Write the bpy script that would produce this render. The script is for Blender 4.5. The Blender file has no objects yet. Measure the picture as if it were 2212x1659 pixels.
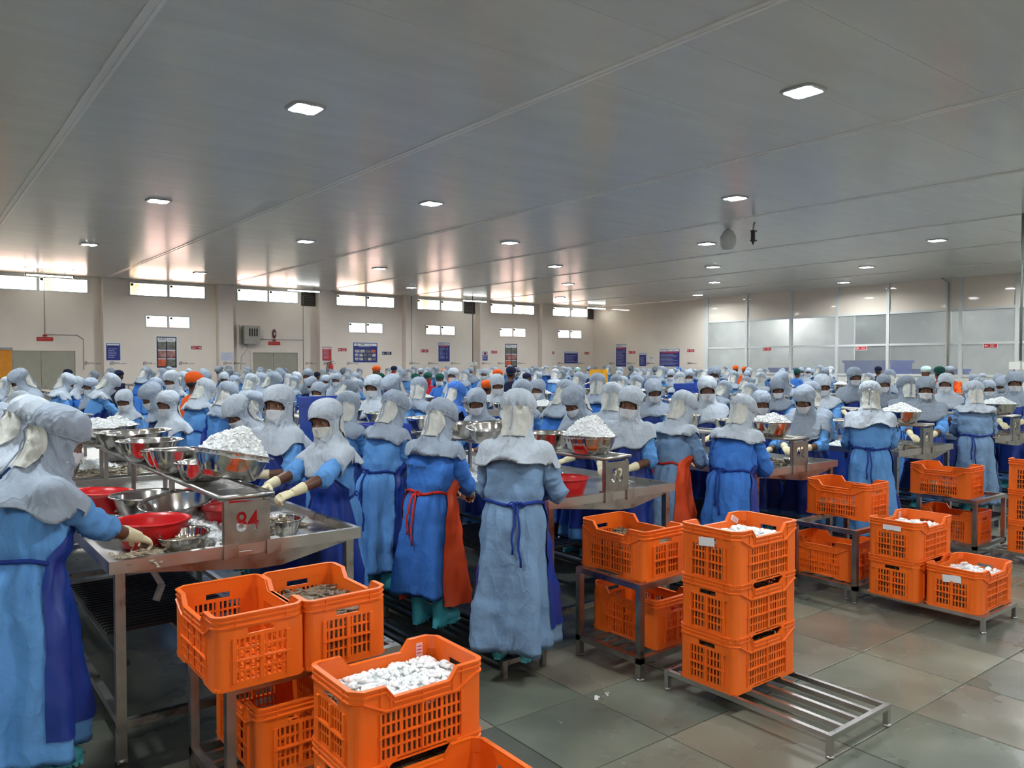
import bpy, math, random
from mathutils import Vector, Matrix, noise
import numpy as np

SC = bpy.context.scene
COL = SC.collection
rnd = random.Random(7)
PI = math.pi

# ---------------------------------------------------------------- camera
CAM_H = 1.8
FPX = 1700.0
PITCH = -math.atan(44.5 / FPX)
YAW = math.atan(1321.0 / FPX)
cd = bpy.data.cameras.new('camera')
cam = bpy.data.objects.new('camera', cd)
COL.objects.link(cam)
cam.location = (0, 0, CAM_H)
cam.rotation_euler = (PI / 2 + PITCH, 0, -YAW)
cd.sensor_fit = 'HORIZONTAL'
cd.sensor_width = 36.0
cd.lens = FPX / 2212.0 * 36.0
cd.clip_start = 0.05
cd.clip_end = 300
SC.camera = cam

# ---------------------------------------------------------------- sky, exposure
w = bpy.data.worlds.new('overcast sky')
SC.world = w
w.use_nodes = True
wn = w.node_tree
wn.nodes.clear()
bg = wn.nodes.new('ShaderNodeBackground')
wo = wn.nodes.new('ShaderNodeOutputWorld')
bg.inputs[0].default_value = (1.0, 0.93, 0.84, 1)
bg.inputs[1].default_value = 13.0
wn.links.new(bg.outputs[0], wo.inputs[0])
sl = bpy.data.lights.new('sun', 'SUN')
sl.energy = 40.0
sl.angle = 0.01
sl.color = (1.0, 0.93, 0.82)
sun = bpy.data.objects.new('sun', sl)
COL.objects.link(sun)
sun.location = (0, -20, 40)
sun.rotation_euler = (math.radians(42), 0, math.radians(-20))
SC.view_settings.view_transform = 'Standard'
SC.view_settings.look = 'None'
SC.view_settings.gamma = 1.0
SC.view_settings.use_curve_mapping = False
SC.view_settings.exposure = 0.2
LAMP_WATT = 84.0
LAMP_COL = (0.93, 0.985, 1.0)


def hx(r, g, b):
    def f(c):
        c /= 255.0
        return c / 12.92 if c <= 0.04045 else ((c + 0.055) / 1.055) ** 2.4
    return (f(r), f(g), f(b))


# ---------------------------------------------------------------- materials
MATS = {}


def mat(name, col, rough=0.5, metal=0.0, var=0.0, vscale=6.0, bump=0.0, bscale=20.0, rvar=0.0, coat=0.0,
        emit=None, estr=0.0, trans=0.0, spec=0.5, sss=0.0, stretch=None, col2=None, detail=4.0):
    if name in MATS:
        return MATS[name]
    m = bpy.data.materials.new(name)
    m.use_nodes = True
    nt = m.node_tree
    b = nt.nodes['Principled BSDF']
    b.inputs['Base Color'].default_value = (*col, 1)
    b.inputs['Roughness'].default_value = rough
    b.inputs['Metallic'].default_value = metal
    b.inputs['Specular IOR Level'].default_value = spec
    if coat:
        b.inputs['Coat Weight'].default_value = coat
        b.inputs['Coat Roughness'].default_value = 0.08
    if trans:
        b.inputs['Transmission Weight'].default_value = trans
    if sss:
        b.inputs['Subsurface Weight'].default_value = sss
        b.inputs['Subsurface Radius'].default_value = (0.02, 0.02, 0.02)
    if emit:
        b.inputs['Emission Color'].default_value = (*emit, 1)
        b.inputs['Emission Strength'].default_value = estr
    if var or bump or rvar:
        tc = nt.nodes.new('ShaderNodeTexCoord')
        src = tc.outputs['Object']
        if stretch:
            mp = nt.nodes.new('ShaderNodeMapping')
            mp.inputs['Scale'].default_value = stretch
            nt.links.new(src, mp.inputs['Vector'])
            src = mp.outputs[0]
        if var or rvar:
            n = nt.nodes.new('ShaderNodeTexNoise')
            n.inputs['Scale'].default_value = vscale
            n.inputs['Detail'].default_value = detail
            nt.links.new(src, n.inputs['Vector'])
            if var:
                r = nt.nodes.new('ShaderNodeValToRGB')
                c2 = col2 or tuple(min(1, c * (1 + var)) for c in col)
                r.color_ramp.elements[0].position = 0.3
                r.color_ramp.elements[1].position = 0.7
                r.color_ramp.elements[0].color = (*[c * (1 - var) for c in col], 1)
                r.color_ramp.elements[1].color = (*c2, 1)
                nt.links.new(n.outputs[0], r.inputs[0])
                nt.links.new(r.outputs[0], b.inputs['Base Color'])
            if rvar:
                mr = nt.nodes.new('ShaderNodeMapRange')
                mr.inputs['From Min'].default_value = 0.3
                mr.inputs['From Max'].default_value = 0.7
                mr.inputs['To Min'].default_value = max(0.02, rough - rvar)
                mr.inputs['To Max'].default_value = rough + rvar
                nt.links.new(n.outputs[0], mr.inputs[0])
                nt.links.new(mr.outputs[0], b.inputs['Roughness'])
        if bump:
            n2 = nt.nodes.new('ShaderNodeTexNoise')
            n2.inputs['Scale'].default_value = bscale
            n2.inputs['Detail'].default_value = 3.0
            nt.links.new(src, n2.inputs['Vector'])
            bp = nt.nodes.new('ShaderNodeBump')
            bp.inputs['Strength'].default_value = bump
            bp.inputs['Distance'].default_value = 0.02
            nt.links.new(n2.outputs[0], bp.inputs['Height'])
            nt.links.new(bp.outputs[0], b.inputs['Normal'])
    MATS[name] = m
    return m


def cloth(name, rgb, var=0.1, rough=0.8, bump=0.6, bscale=12.0, spec=0.2):
    m = mat(name, hx(*rgb), rough, var=var, vscale=5, bump=bump, bscale=bscale, spec=spec)
    # creases: ridged, distorted noise laid over the fine relief
    nt = m.node_tree
    b = nt.nodes['Principled BSDF']
    fine = b.inputs['Normal'].links[0].from_node
    tc = nt.nodes.new('ShaderNodeTexCoord')
    n = nt.nodes.new('ShaderNodeTexNoise')
    n.inputs['Scale'].default_value = 5.5
    n.inputs['Detail'].default_value = 1.5
    n.inputs['Distortion'].default_value = 1.6
    mp = nt.nodes.new('ShaderNodeMapping')
    mp.inputs['Scale'].default_value = (1, 1, 0.5)
    nt.links.new(tc.outputs['Object'], mp.inputs['Vector'])
    nt.links.new(mp.outputs[0], n.inputs['Vector'])
    s1 = nt.nodes.new('ShaderNodeMath')
    s1.operation = 'SUBTRACT'
    s1.inputs[1].default_value = 0.5
    s2 = nt.nodes.new('ShaderNodeMath')
    s2.operation = 'ABSOLUTE'
    s3 = nt.nodes.new('ShaderNodeMath')
    s3.operation = 'POWER'
    s3.inputs[1].default_value = 0.6
    nt.links.new(n.outputs[0], s1.inputs[0])
    nt.links.new(s1.outputs[0], s2.inputs[0])
    nt.links.new(s2.outputs[0], s3.inputs[0])
    bp = nt.nodes.new('ShaderNodeBump')
    bp.invert = True
    bp.inputs['Strength'].default_value = 0.45
    bp.inputs['Distance'].default_value = 0.03
    nt.links.new(s3.outputs[0], bp.inputs['Height'])
    nt.links.new(fine.outputs[0], bp.inputs['Normal'])
    nt.links.new(bp.outputs[0], b.inputs['Normal'])
    return m


M_HOOD = cloth('hood grey blue cotton', (152, 164, 180))
M_HOOD2 = cloth('hood mid grey cotton', (130, 140, 154))
M_HOOD3 = cloth('hood pale grey cotton', (178, 188, 200))
M_HOODB = cloth('hood blue cotton', (70, 118, 200))
M_FLAP = cloth('white mesh cloth', (198, 199, 193))
M_GOWN = cloth('gown light blue cotton', (96, 152, 214))
M_GOWN2 = cloth('gown royal blue cotton', (62, 118, 200))
M_GOWN3 = cloth('gown faded grey blue cotton', (116, 146, 180))
M_APRON = mat('apron navy plastic', hx(22, 54, 140), 0.38, var=0.12, bump=0.35, bscale=7)
M_APRONO = mat('apron orange plastic', hx(226, 78, 34), 0.4, var=0.1, bump=0.35, bscale=7)
M_ORANGE = cloth('orange cotton', (226, 92, 30))
M_NAVY = cloth('navy cotton', (28, 34, 62))
M_GREEN = cloth('bottle green net', (28, 78, 70))
M_RED = cloth('red cotton', (190, 40, 50))
M_TIE = cloth('navy tape', (36, 60, 140))
M_TIER = cloth('red tape', (200, 50, 40))
M_MASK = cloth('white mask cotton', (208, 211, 216), bump=0.25, bscale=14)
M_GLOVE = mat('cream latex', hx(222, 212, 176), 0.5, var=0.1, bump=0.2, bscale=40)
M_BOOT = mat('turquoise rubber', hx(78, 188, 206), 0.3, var=0.06)
M_SKIN = mat('dark brown skin', hx(98, 62, 44), 0.5, var=0.12, vscale=12, bump=0.05, bscale=60)
M_HAIR = mat('black hair', (0.012, 0.01, 0.01), 0.5)
M_EYEW = mat('eye white', (0.7, 0.66, 0.6), 0.25)
M_IRIS = mat('dark iris', (0.012, 0.008, 0.006), 0.15)
M_STEEL = mat('stainless steel', (0.5, 0.495, 0.48), 0.34, 1.0, var=0.12, vscale=5, rvar=0.09)
M_STEELD = mat('worn steel tube', (0.40, 0.39, 0.37), 0.34, 1.0, var=0.2, vscale=9, rvar=0.1)
M_PLATE = mat('dull number plate steel', (0.3, 0.3, 0.28), 0.42, 1.0, var=0.2, vscale=14, rvar=0.1)
M_BOWL = mat('polished steel bowl', (0.66, 0.65, 0.63), 0.16, 1.0, var=0.06, rvar=0.06)
M_BLACK = mat('black wet steel', (0.03, 0.03, 0.03), 0.3, 0.6, var=0.2)
M_CRATE = mat('orange crate plastic', hx(240, 108, 26), 0.42, var=0.06, vscale=4, bump=0.05, bscale=30)
M_CRATEY = mat('yellow crate plastic', hx(238, 178, 30), 0.42, var=0.06)
M_CRATEB = mat('blue tub plastic', hx(40, 74, 176), 0.4, var=0.06)
M_TUB = mat('red tub plastic', hx(205, 26, 30), 0.32, var=0.05)
M_ICE = mat('crushed ice', (0.93, 0.95, 0.96), 0.35, trans=0.05, spec=0.6)
M_ICEC = mat('packed ice', (0.82, 0.86, 0.88), 0.4, var=0.08, vscale=60, bump=0.9, bscale=70)
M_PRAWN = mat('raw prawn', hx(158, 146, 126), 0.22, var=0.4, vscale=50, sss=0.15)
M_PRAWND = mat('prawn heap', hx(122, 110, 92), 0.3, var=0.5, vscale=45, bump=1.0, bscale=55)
M_WALL = mat('cream wall panel', hx(238, 226, 214), 0.22, var=0.03, vscale=1.5, coat=0.0, spec=0.5)
M_WALLB = mat('glossy cream wall panel', hx(236, 224, 210), 0.04, var=0.02, vscale=1.2, spec=0.9)
M_WHITE = mat('white paint', hx(228, 228, 222), 0.35, var=0.03)
M_CEIL = mat('grey white ceiling panel', hx(216, 217, 209), 0.22, var=0.04, vscale=0.8, bump=0.08, bscale=1.2, spec=0.4,
             stretch=(1, 5, 1))
M_STRIP = mat('ceiling joint strip', hx(240, 238, 232), 0.2, var=0.02)
M_DOOR = mat('olive grey door', hx(172, 168, 152), 0.4, var=0.04)
M_ALU = mat('white aluminium', hx(214, 216, 214), 0.35, var=0.02)
M_GREYBOX = mat('grey beige box', hx(176, 172, 160), 0.45, var=0.06)
M_DARK = mat('dark plastic', hx(52, 46, 42), 0.5, var=0.1)
M_SIGNR = mat('red sign print', hx(196, 48, 46), 0.4, var=0.04)
M_SIGNB = mat('blue poster print', hx(44, 52, 128), 0.35, var=0.05)
M_SIGNBK = mat('dark blue print', hx(30, 32, 66), 0.35)
M_PAPER = mat('white print', hx(226, 226, 228), 0.5, var=0.02)
M_PALELILAC = mat('pale lilac paper', hx(206, 206, 222), 0.5, var=0.05, vscale=30)
M_INK = mat('dark ink', hx(40, 44, 58), 0.6)
M_INKW = mat('pale ink', hx(170, 176, 206), 0.6)
M_INKR = mat('red ink', hx(190, 56, 80), 0.6)
M_PHOTOG = mat('grey print photo', hx(112, 112, 102), 0.4, var=0.5, vscale=9)
M_PHOTOR = mat('red print photo', hx(140, 48, 56), 0.4, var=0.4, vscale=6, col2=hx(196, 150, 140))
M_PHOTOO = mat('orange print photo', hx(200, 96, 56), 0.4, var=0.35, vscale=6)
M_PHOTOW = mat('pale print photo', hx(190, 186, 176), 0.4, var=0.6, vscale=12)
M_LAMP = mat('lit lamp diffuser', (0.9, 0.9, 0.9), 0.5, emit=(0.93, 0.98, 1.0), estr=45.0)
M_TUBE = mat('lit fluorescent tube', (0.9, 0.9, 0.9), 0.5, emit=(0.95, 1.0, 0.98), estr=14.0)
M_LAMPF = mat('lamp frame', hx(170, 172, 170), 0.35, 0.0)
M_PVC = mat('white drain pipe', hx(214, 214, 210), 0.4)
M_LEAF = mat('palm leaf', hx(150, 160, 70), 0.5, var=0.3, vscale=3)
M_PINK = mat('pink building paint', hx(214, 176, 178), 0.7, var=0.05)
M_ROOMWALL = mat('back room wall', hx(206, 208, 206), 0.5, var=0.05, vscale=1.0)
M_CONCRETE = mat('bare ground', hx(150, 140, 122), 0.8, var=0.1)


def glass(name, haze, tint=(0.95, 0.97, 0.96)):
    m = bpy.data.materials.new(name)
    m.use_nodes = True
    nt = m.node_tree
    nt.nodes.clear()
    out = nt.nodes.new('ShaderNodeOutputMaterial')
    tr = nt.nodes.new('ShaderNodeBsdfTransparent')
    tr.inputs[0].default_value = (*tint, 1)
    gl = nt.nodes.new('ShaderNodeBsdfGlossy')
    gl.inputs['Roughness'].default_value = 0.05
    fr = nt.nodes.new('ShaderNodeFresnel')
    fr.inputs[0].default_value = 1.45
    mx = nt.nodes.new('ShaderNodeMixShader')
    nt.links.new(fr.outputs[0], mx.inputs[0])
    nt.links.new(tr.outputs[0], mx.inputs[1])
    nt.links.new(gl.outputs[0], mx.inputs[2])
    last = mx
    if haze:
        df = nt.nodes.new('ShaderNodeBsdfDiffuse')
        df.inputs[0].default_value = (0.62, 0.65, 0.65, 1)
        tl = nt.nodes.new('ShaderNodeBsdfTranslucent')
        tl.inputs[0].default_value = (0.6, 0.63, 0.63, 1)
        ad = nt.nodes.new('ShaderNodeMixShader')
        ad.inputs[0].default_value = 0.5
        nt.links.new(df.outputs[0], ad.inputs[1])
        nt.links.new(tl.outputs[0], ad.inputs[2])
        tc = nt.nodes.new('ShaderNodeTexCoord')
        nz_ = nt.nodes.new('ShaderNodeTexNoise')
        nz_.inputs['Scale'].default_value = 1.3
        nt.links.new(tc.outputs['Object'], nz_.inputs['Vector'])
        mr = nt.nodes.new('ShaderNodeMapRange')
        mr.inputs['To Min'].default_value = haze - 0.12
        mr.inputs['To Max'].default_value = haze + 0.12
        nt.links.new(nz_.outputs[0], mr.inputs[0])
        m2 = nt.nodes.new('ShaderNodeMixShader')
        nt.links.new(mr.outputs[0], m2.inputs[0])
        nt.links.new(last.outputs[0], m2.inputs[1])
        nt.links.new(ad.outputs[0], m2.inputs[2])
        last = m2
    nt.links.new(last.outputs[0], out.inputs[0])
    MATS[name] = m
    return m


M_GLASS = glass('clear window glass', 0.0)
M_HAZE = glass('hazy partition film', 0.24)


def stone_mat(name, rgb, rgb2):
    """wet kota stone: slow colour clouds, and a roughness that breaks into wet and dry patches"""
    m = mat(name, hx(*rgb), 0.3, var=0.18, vscale=1.7, col2=hx(*rgb2), bump=0.06, bscale=9, detail=6)
    nt = m.node_tree
    b = nt.nodes['Principled BSDF']
    g = nt.nodes.new('ShaderNodeNewGeometry')
    n = nt.nodes.new('ShaderNodeTexNoise')
    n.inputs['Scale'].default_value = 1.1
    n.inputs['Detail'].default_value = 5
    nt.links.new(g.outputs['Position'], n.inputs['Vector'])
    mr = nt.nodes.new('ShaderNodeMapRange')
    mr.inputs['From Min'].default_value = 0.4
    mr.inputs['From Max'].default_value = 0.62
    mr.inputs['To Min'].default_value = 0.14
    mr.inputs['To Max'].default_value = 0.42
    nt.links.new(n.outputs[0], mr.inputs[0])
    nt.links.new(mr.outputs[0], b.inputs['Roughness'])
    return m


M_STONES = [stone_mat('wet stone olive', (104, 107, 95), (128, 130, 115)),
            stone_mat('wet stone grey', (88, 93, 84), (110, 114, 101)),
            stone_mat('wet stone tan', (106, 102, 90), (124, 120, 106)),
            stone_mat('wet stone dark with shade', (66, 69, 62), (84, 86, 76))]  # wet stone, darkened further to hold the shade under the tables


# ---------------------------------------------------------------- mesh helpers
class MB:
    def __init__(s):
        s.v = []
        s.f = []
        s.m = []
        s.s = []

    def add(s, vs, fs, mi=0, smooth=False):
        o = len(s.v)
        s.v += [tuple(v) for v in vs]
        for f in fs:
            s.f.append(tuple(i + o for i in f))
            s.m.append(mi)
            s.s.append(smooth)

    def box(s, c, d, M=None, mi=0):
        x, y, z = c
        a, b, h = d[0] / 2, d[1] / 2, d[2] / 2
        vs = [Vector((x + i * a, y + j * b, z + k * h)) for k in (-1, 1) for j in (-1, 1) for i in (-1, 1)]
        if M is not None:
            vs = [M @ v for v in vs]
        s.add(vs, [(0, 2, 3, 1), (4, 5, 7, 6), (0, 1, 5, 4), (2, 6, 7, 3), (0, 4, 6, 2), (1, 3, 7, 5)], mi)

    def box2(s, a, b, mi=0):
        s.box([(a[i] + b[i]) / 2 for i in range(3)], [abs(b[i] - a[i]) for i in range(3)], None, mi)

    def rings(s, rs, cap0=True, cap1=True, closed=True, mi=0, smooth=True):
        n = len(rs[0])
        vs = [p for r in rs for p in r]
        fs = []
        m = n if closed else n - 1
        for k in range(len(rs) - 1):
            for i in range(m):
                j = (i + 1) % n
                fs.append((k * n + i, k * n + j, (k + 1) * n + j, (k + 1) * n + i))
        if cap0:
            fs.append(tuple(range(n - 1, -1, -1)))
        if cap1:
            o = (len(rs) - 1) * n
            fs.append(tuple(o + i for i in range(n)))
        s.add(vs, fs, mi, smooth)

    def tube(s, pts, rad, n=8, mi=0, cap=True, smooth=True, flat=1.0, up=None):
        pts = [Vector(p) for p in pts]
        if not hasattr(rad, '__len__'):
            rad = [rad] * len(pts)
        rs = []
        u = None
        for i, p in enumerate(pts):
            d = (pts[min(i + 1, len(pts) - 1)] - pts[max(i - 1, 0)])
            if d.length < 1e-9:
                d = Vector((0, 0, 1))
            d.normalize()
            if u is None:
                q = Vector(up) if up is not None else (Vector((0, 0, 1)) if abs(d.z) < 0.9 else Vector((1, 0, 0)))
                u = (q - d * q.dot(d)).normalized()
            else:
                u = (u - d * u.dot(d)).normalized()
            v = d.cross(u)
            rs.append([p + u * (rad[i] * flat * math.cos(2 * PI * k / n)) + v * (rad[i] * math.sin(2 * PI * k / n)) for k in range(n)])
        s.rings(rs, cap, cap, True, mi, smooth)

    def lathe(s, prof, n=32, c=(0, 0, 0), mi=0, M=None):
        rs = []
        for r, z in prof:
            ring = [Vector((c[0] + r * math.cos(2 * PI * k / n), c[1] + r * math.sin(2 * PI * k / n), c[2] + z)) for k in range(n)]
            if M is not None:
                ring = [M @ p for p in ring]
            rs.append(ring)
        s.rings(rs, prof[0][0] > 1e-6, prof[-1][0] > 1e-6, True, mi, True)

    def ell(s, c, r, n=10, m=7, M=None, mi=0):
        rs = []
        for i in range(m + 1):
            t = PI * i / m
            k = max(math.sin(t), 1e-3)
            ring = [Vector((c[0] + r[0] * k * math.cos(2 * PI * j / n), c[1] + r[1] * k * math.sin(2 * PI * j / n), c[2] - r[2] * math.cos(t))) for j in range(n)]
            if M is not None:
                ring = [M @ p for p in ring]
            rs.append(ring)
        s.rings(rs, True, True, True, mi, True)

    def poly(s, outline, z0, z1, mi=0):
        """vertical prism over an xy outline"""
        n = len(outline)
        vs = [(x, y, z0) for x, y in outline] + [(x, y, z1) for x, y in outline]
        fs = [tuple(range(n - 1, -1, -1)), tuple(range(n, 2 * n))] + [(i, (i + 1) % n, n + (i + 1) % n, n + i) for i in range(n)]
        s.add(vs, fs, mi)

    def mesh(s, name):
        me = bpy.data.meshes.new(name)
        me.from_pydata(s.v, [], s.f)
        if s.f:
            me.polygons.foreach_set('material_index', s.m)
            me.polygons.foreach_set('use_smooth', s.s)
        me.update()
        return me


def link(name, me, mats, parent=None, loc=None, rot=None, scale=None):
    if me is not None and mats and not me.materials:
        for m in (mats if isinstance(mats, (list, tuple)) else [mats]):
            me.materials.append(m)
    o = bpy.data.objects.new(name, me)
    COL.objects.link(o)
    if parent is not None:
        o.parent = parent
    if loc is not None:
        o.location = loc
    if rot is not None:
        o.rotation_euler = rot
    if scale is not None:
        o.scale = scale
    return o


def obj(name, mb, mats, parent=None, loc=None, rot=None):
    return link(name, mb.mesh(name), mats, parent, loc, rot)


def tag(o, label, cat, group=None, kind=None):
    if label:
        o['label'] = label
    if cat:
        o['category'] = cat
    if group:
        o['group'] = group
    if kind:
        o['kind'] = kind
    return o


def thing(name, label, cat, loc=(0, 0, 0), rot=(0, 0, 0), group=None):
    o = bpy.data.objects.new(name, None)
    o.empty_display_size = 0.1
    COL.objects.link(o)
    o.location = loc
    o.rotation_euler = rot
    return tag(o, label, cat, group)


def struct(name, mb, mats, parent=None, loc=None):
    o = obj(name, mb, mats, parent, loc)
    if parent is None:
        o['kind'] = 'structure'
    return o


def copy_tree(o, parent=None, loc=None, rot=None, label=None, group=None):
    c = o.copy()
    COL.objects.link(c)
    if parent is not None:
        c.parent = parent
    if loc is not None:
        c.location = loc
    if rot is not None:
        c.rotation_euler = rot
    if label:
        c['label'] = label
    if group:
        c['group'] = group
    for ch in list(o.children):
        copy_tree(ch, c)
    return c


TMP = []


def remesh(mb, voxel, smooth=2, name='tmp'):
    me = mb.mesh(name)
    o = bpy.data.objects.new(name, me)
    COL.objects.link(o)
    md = o.modifiers.new('r', 'REMESH')
    md.mode = 'VOXEL'
    md.voxel_size = voxel
    md.use_smooth_shade = True
    if smooth:
        ms = o.modifiers.new('s', 'SMOOTH')
        ms.factor = 0.5
        ms.iterations = smooth
    dg = bpy.context.evaluated_depsgraph_get()
    out = bpy.data.meshes.new_from_object(o.evaluated_get(dg))
    out.name = name
    bpy.data.objects.remove(o)
    bpy.data.meshes.remove(me)
    return out


def text_mesh(txt, size, depth=0.0, align='CENTER', offset=0.0):
    cu = bpy.data.curves.new('t', 'FONT')
    cu.body = txt
    cu.size = size
    cu.extrude = depth
    cu.align_x = align
    cu.align_y = 'CENTER'
    cu.resolution_u = 3
    cu.offset = offset
    o = bpy.data.objects.new('t', cu)
    COL.objects.link(o)
    dg = bpy.context.evaluated_depsgraph_get()
    me = bpy.data.meshes.new_from_object(o.evaluated_get(dg))
    bpy.data.objects.remove(o)
    bpy.data.curves.remove(cu)
    me.materials.clear()
    return me


def cut(me, cutter_me, M):
    """boolean difference, returns a new mesh"""
    a = bpy.data.objects.new('a', me)
    b = bpy.data.objects.new('b', cutter_me)
    COL.objects.link(a)
    COL.objects.link(b)
    b.matrix_world = M
    md = a.modifiers.new('b', 'BOOLEAN')
    md.operation = 'DIFFERENCE'
    md.solver = 'EXACT'
    md.object = b
    dg = bpy.context.evaluated_depsgraph_get()
    dg.update()
    out = bpy.data.meshes.new_from_object(a.evaluated_get(dg))
    bpy.data.objects.remove(a)
    bpy.data.objects.remove(b)
    return out


def nz(x, y, z):
    return noise.noise(Vector((x, y, z)))
# ================================================================ ROOM
XL, XR, YB, YF, ZC = -9.0, 26.4, -4.0, 27.6, 4.5
for _n in ('grey white ceiling panel', 'cream wall panel', 'glossy cream wall panel', 'back room wall'):
    _m = MATS[_n]
    _nt = _m.node_tree
    _g = _nt.nodes.new('ShaderNodeNewGeometry')
    for l in list(_nt.links):
        if l.from_node.type == 'TEX_COORD':
            t = l.to_socket
            _nt.links.remove(l)
            _nt.links.new(_g.outputs['Position'], t)

ORD = ['first', 'second', 'third', 'fourth', 'fifth', 'sixth', 'seventh', 'eighth', 'ninth', 'tenth', 'eleventh', 'twelfth',
       'thirteenth', 'fourteenth', 'fifteenth', 'sixteenth', 'seventeenth', 'eighteenth', 'nineteenth', 'twentieth']

# floor: a bed and stone slabs, each its own piece where they can be told apart
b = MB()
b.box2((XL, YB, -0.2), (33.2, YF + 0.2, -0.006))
floor = struct('floor', b, M_STONES[3])  # dark bed left bare under the tables, their shade put into its colour
TS = 0.6
tile_me = []
for k in range(4):
    t = MB()
    h = TS / 2 - 0.003
    t.rings([[(-h, -h, -0.008), (h, -h, -0.008), (h, h, -0.008), (-h, h, -0.008)],
             [(-h, -h, -0.002), (h, -h, -0.002), (h, h, -0.002), (-h, h, -0.002)],
             [(-h + .003, -h + .003, 0), (h - .003, -h + .003, 0), (h - .003, h - .003, 0), (-h + .003, h - .003, 0)]], smooth=False)
    me = t.mesh('stone_slab')
    me.materials.append(M_STONES[k])
    tile_me.append(me)
for i in range(24):
    for j in range(7):
        k = rnd.choice([0, 0, 0, 1, 1, 2, 2, 3])
        link('stone_slab', tile_me[k], None, floor, (-1.6 + i * TS, -0.2 + j * TS, 0), (0, 0, rnd.choice([0, PI / 2, PI])))

# ceiling: slab, panels, joint strips
b = MB()
b.box2((XL, YB, ZC + 0.05), (XR + 7, YF + 0.2, ZC + 0.25))
ceiling = struct('ceiling', b, M_CEIL)
BX = [1.55 + 3.63 * k for k in range(-3, 7)]
edges = [XL] + [x for x in BX if XL < x < XR] + [XR]
for i in range(len(edges) - 1):
    x0, x1 = edges[i] + 0.012, edges[i + 1] - 0.012
    t = MB()
    t.box2((x0, 0.0015, 0), (x1, 1.0535 - 0.0015, 0.045))
    me = t.mesh('ceiling_panel')
    me.materials.append(M_CEIL)
    for j in range(30):
        y = YB + j * 1.0535
        link('ceiling_panel', me, None, ceiling, (0, y, ZC))
t = MB()
t.box2((-0.055, YB, ZC - 0.012), (-0.02, YF, ZC + 0.002))
t.box2((0.02, YB, ZC - 0.012), (0.055, YF, ZC + 0.002))
t.box2((-0.02, YB, ZC - 0.004), (0.02, YF, ZC + 0.002))
me = t.mesh('joint_strip')
me.materials.append(M_STRIP)
for x in BX:
    if XL < x < XR:
        link('joint_strip', me, None, ceiling, (x, 0, 0))

# window wall (far), openings left for the windows
UP = [(-1.9, 1.0), (1.95, 4.69), (5.83, 8.25), (9.28, 11.55), (13.02, 15.55), (16.56, 18.82), (20.23, 22.75), (23.8, 26.05)]
SM = [(6.31, 7.74), (13.52, 15.03), (16.95, 18.44), (20.73, 22.24), (24.11, 25.66)]
b = MB()


def band(z0, z1, holes):
    xs = [XL] + [q for h_ in holes for q in h_] + [XR + 0.2]
    for k in range(0, len(xs), 2):
        b.box2((xs[k], YF, z0), (xs[k + 1], YF + 0.2, z1))


band(0, 2.95, [])
band(2.95, 3.39, SM)
band(3.39, 3.97, [])
band(3.97, 4.44, UP)
band(4.44, ZC + .05, [])
struct('wall_far', b, M_WALL)
wi = 0
for (holes, z0, z1) in ((UP, 3.97, 4.44), (SM, 2.95, 3.39)):
    for (x0, x1) in holes:
        wi += 1
        xm = (x0 + x1) / 2
        f = MB()
        y0, y1 = YF - 0.02, YF + 0.1
        fw = 0.045
        f.box2((x0, y0, z0), (x1, y1, z0 + fw))
        f.box2((x0, y0, z1 - fw), (x1, y1, z1))
        f.box2((x0, y0, z0 + fw), (x0 + fw, y1, z1 - fw))
        f.box2((x1 - fw, y0, z0 + fw), (x1, y1, z1 - fw))
        wd = struct('window_%d' % wi, f, M_ALU)
        mu = MB()
        mu.box2((xm - 0.04, y0 - 0.005, z0 + fw), (xm + 0.04, y1, z1 - fw))
        obj('mullion', mu, M_ALU, wd)
        for (a, c) in ((x0 + fw, xm - 0.04), (xm + 0.04, x1 - fw)):
            p = MB()
            p.box2((a, YF + 0.03, z0 + fw), (c, YF + 0.036, z1 - fw))
            obj('pane', p, M_GLASS, wd)
            q = MB()
            q.box2((a + 0.02, YF - 0.012, z1 - fw - 0.09), (a + 0.1, YF + 0.02, z1 - fw - 0.01))
            obj('latch', q, M_DARK, wd)

# columns of the window wall
for i, (x0, x1) in enumerate([(-5.8, -5.3), (-2.2, -1.7), (1.35, 1.85), (5.03, 5.51), (8.58, 9.07), (12.23, 12.75), (15.86, 16.38), (19.49, 19.98), (22.93, 23.5)]):
    c = MB()
    c.box2((x0, YF - 0.32, 0), (x1, YF, ZC))
    struct('trim_%d' % (i + 1), c, M_WALL)

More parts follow.
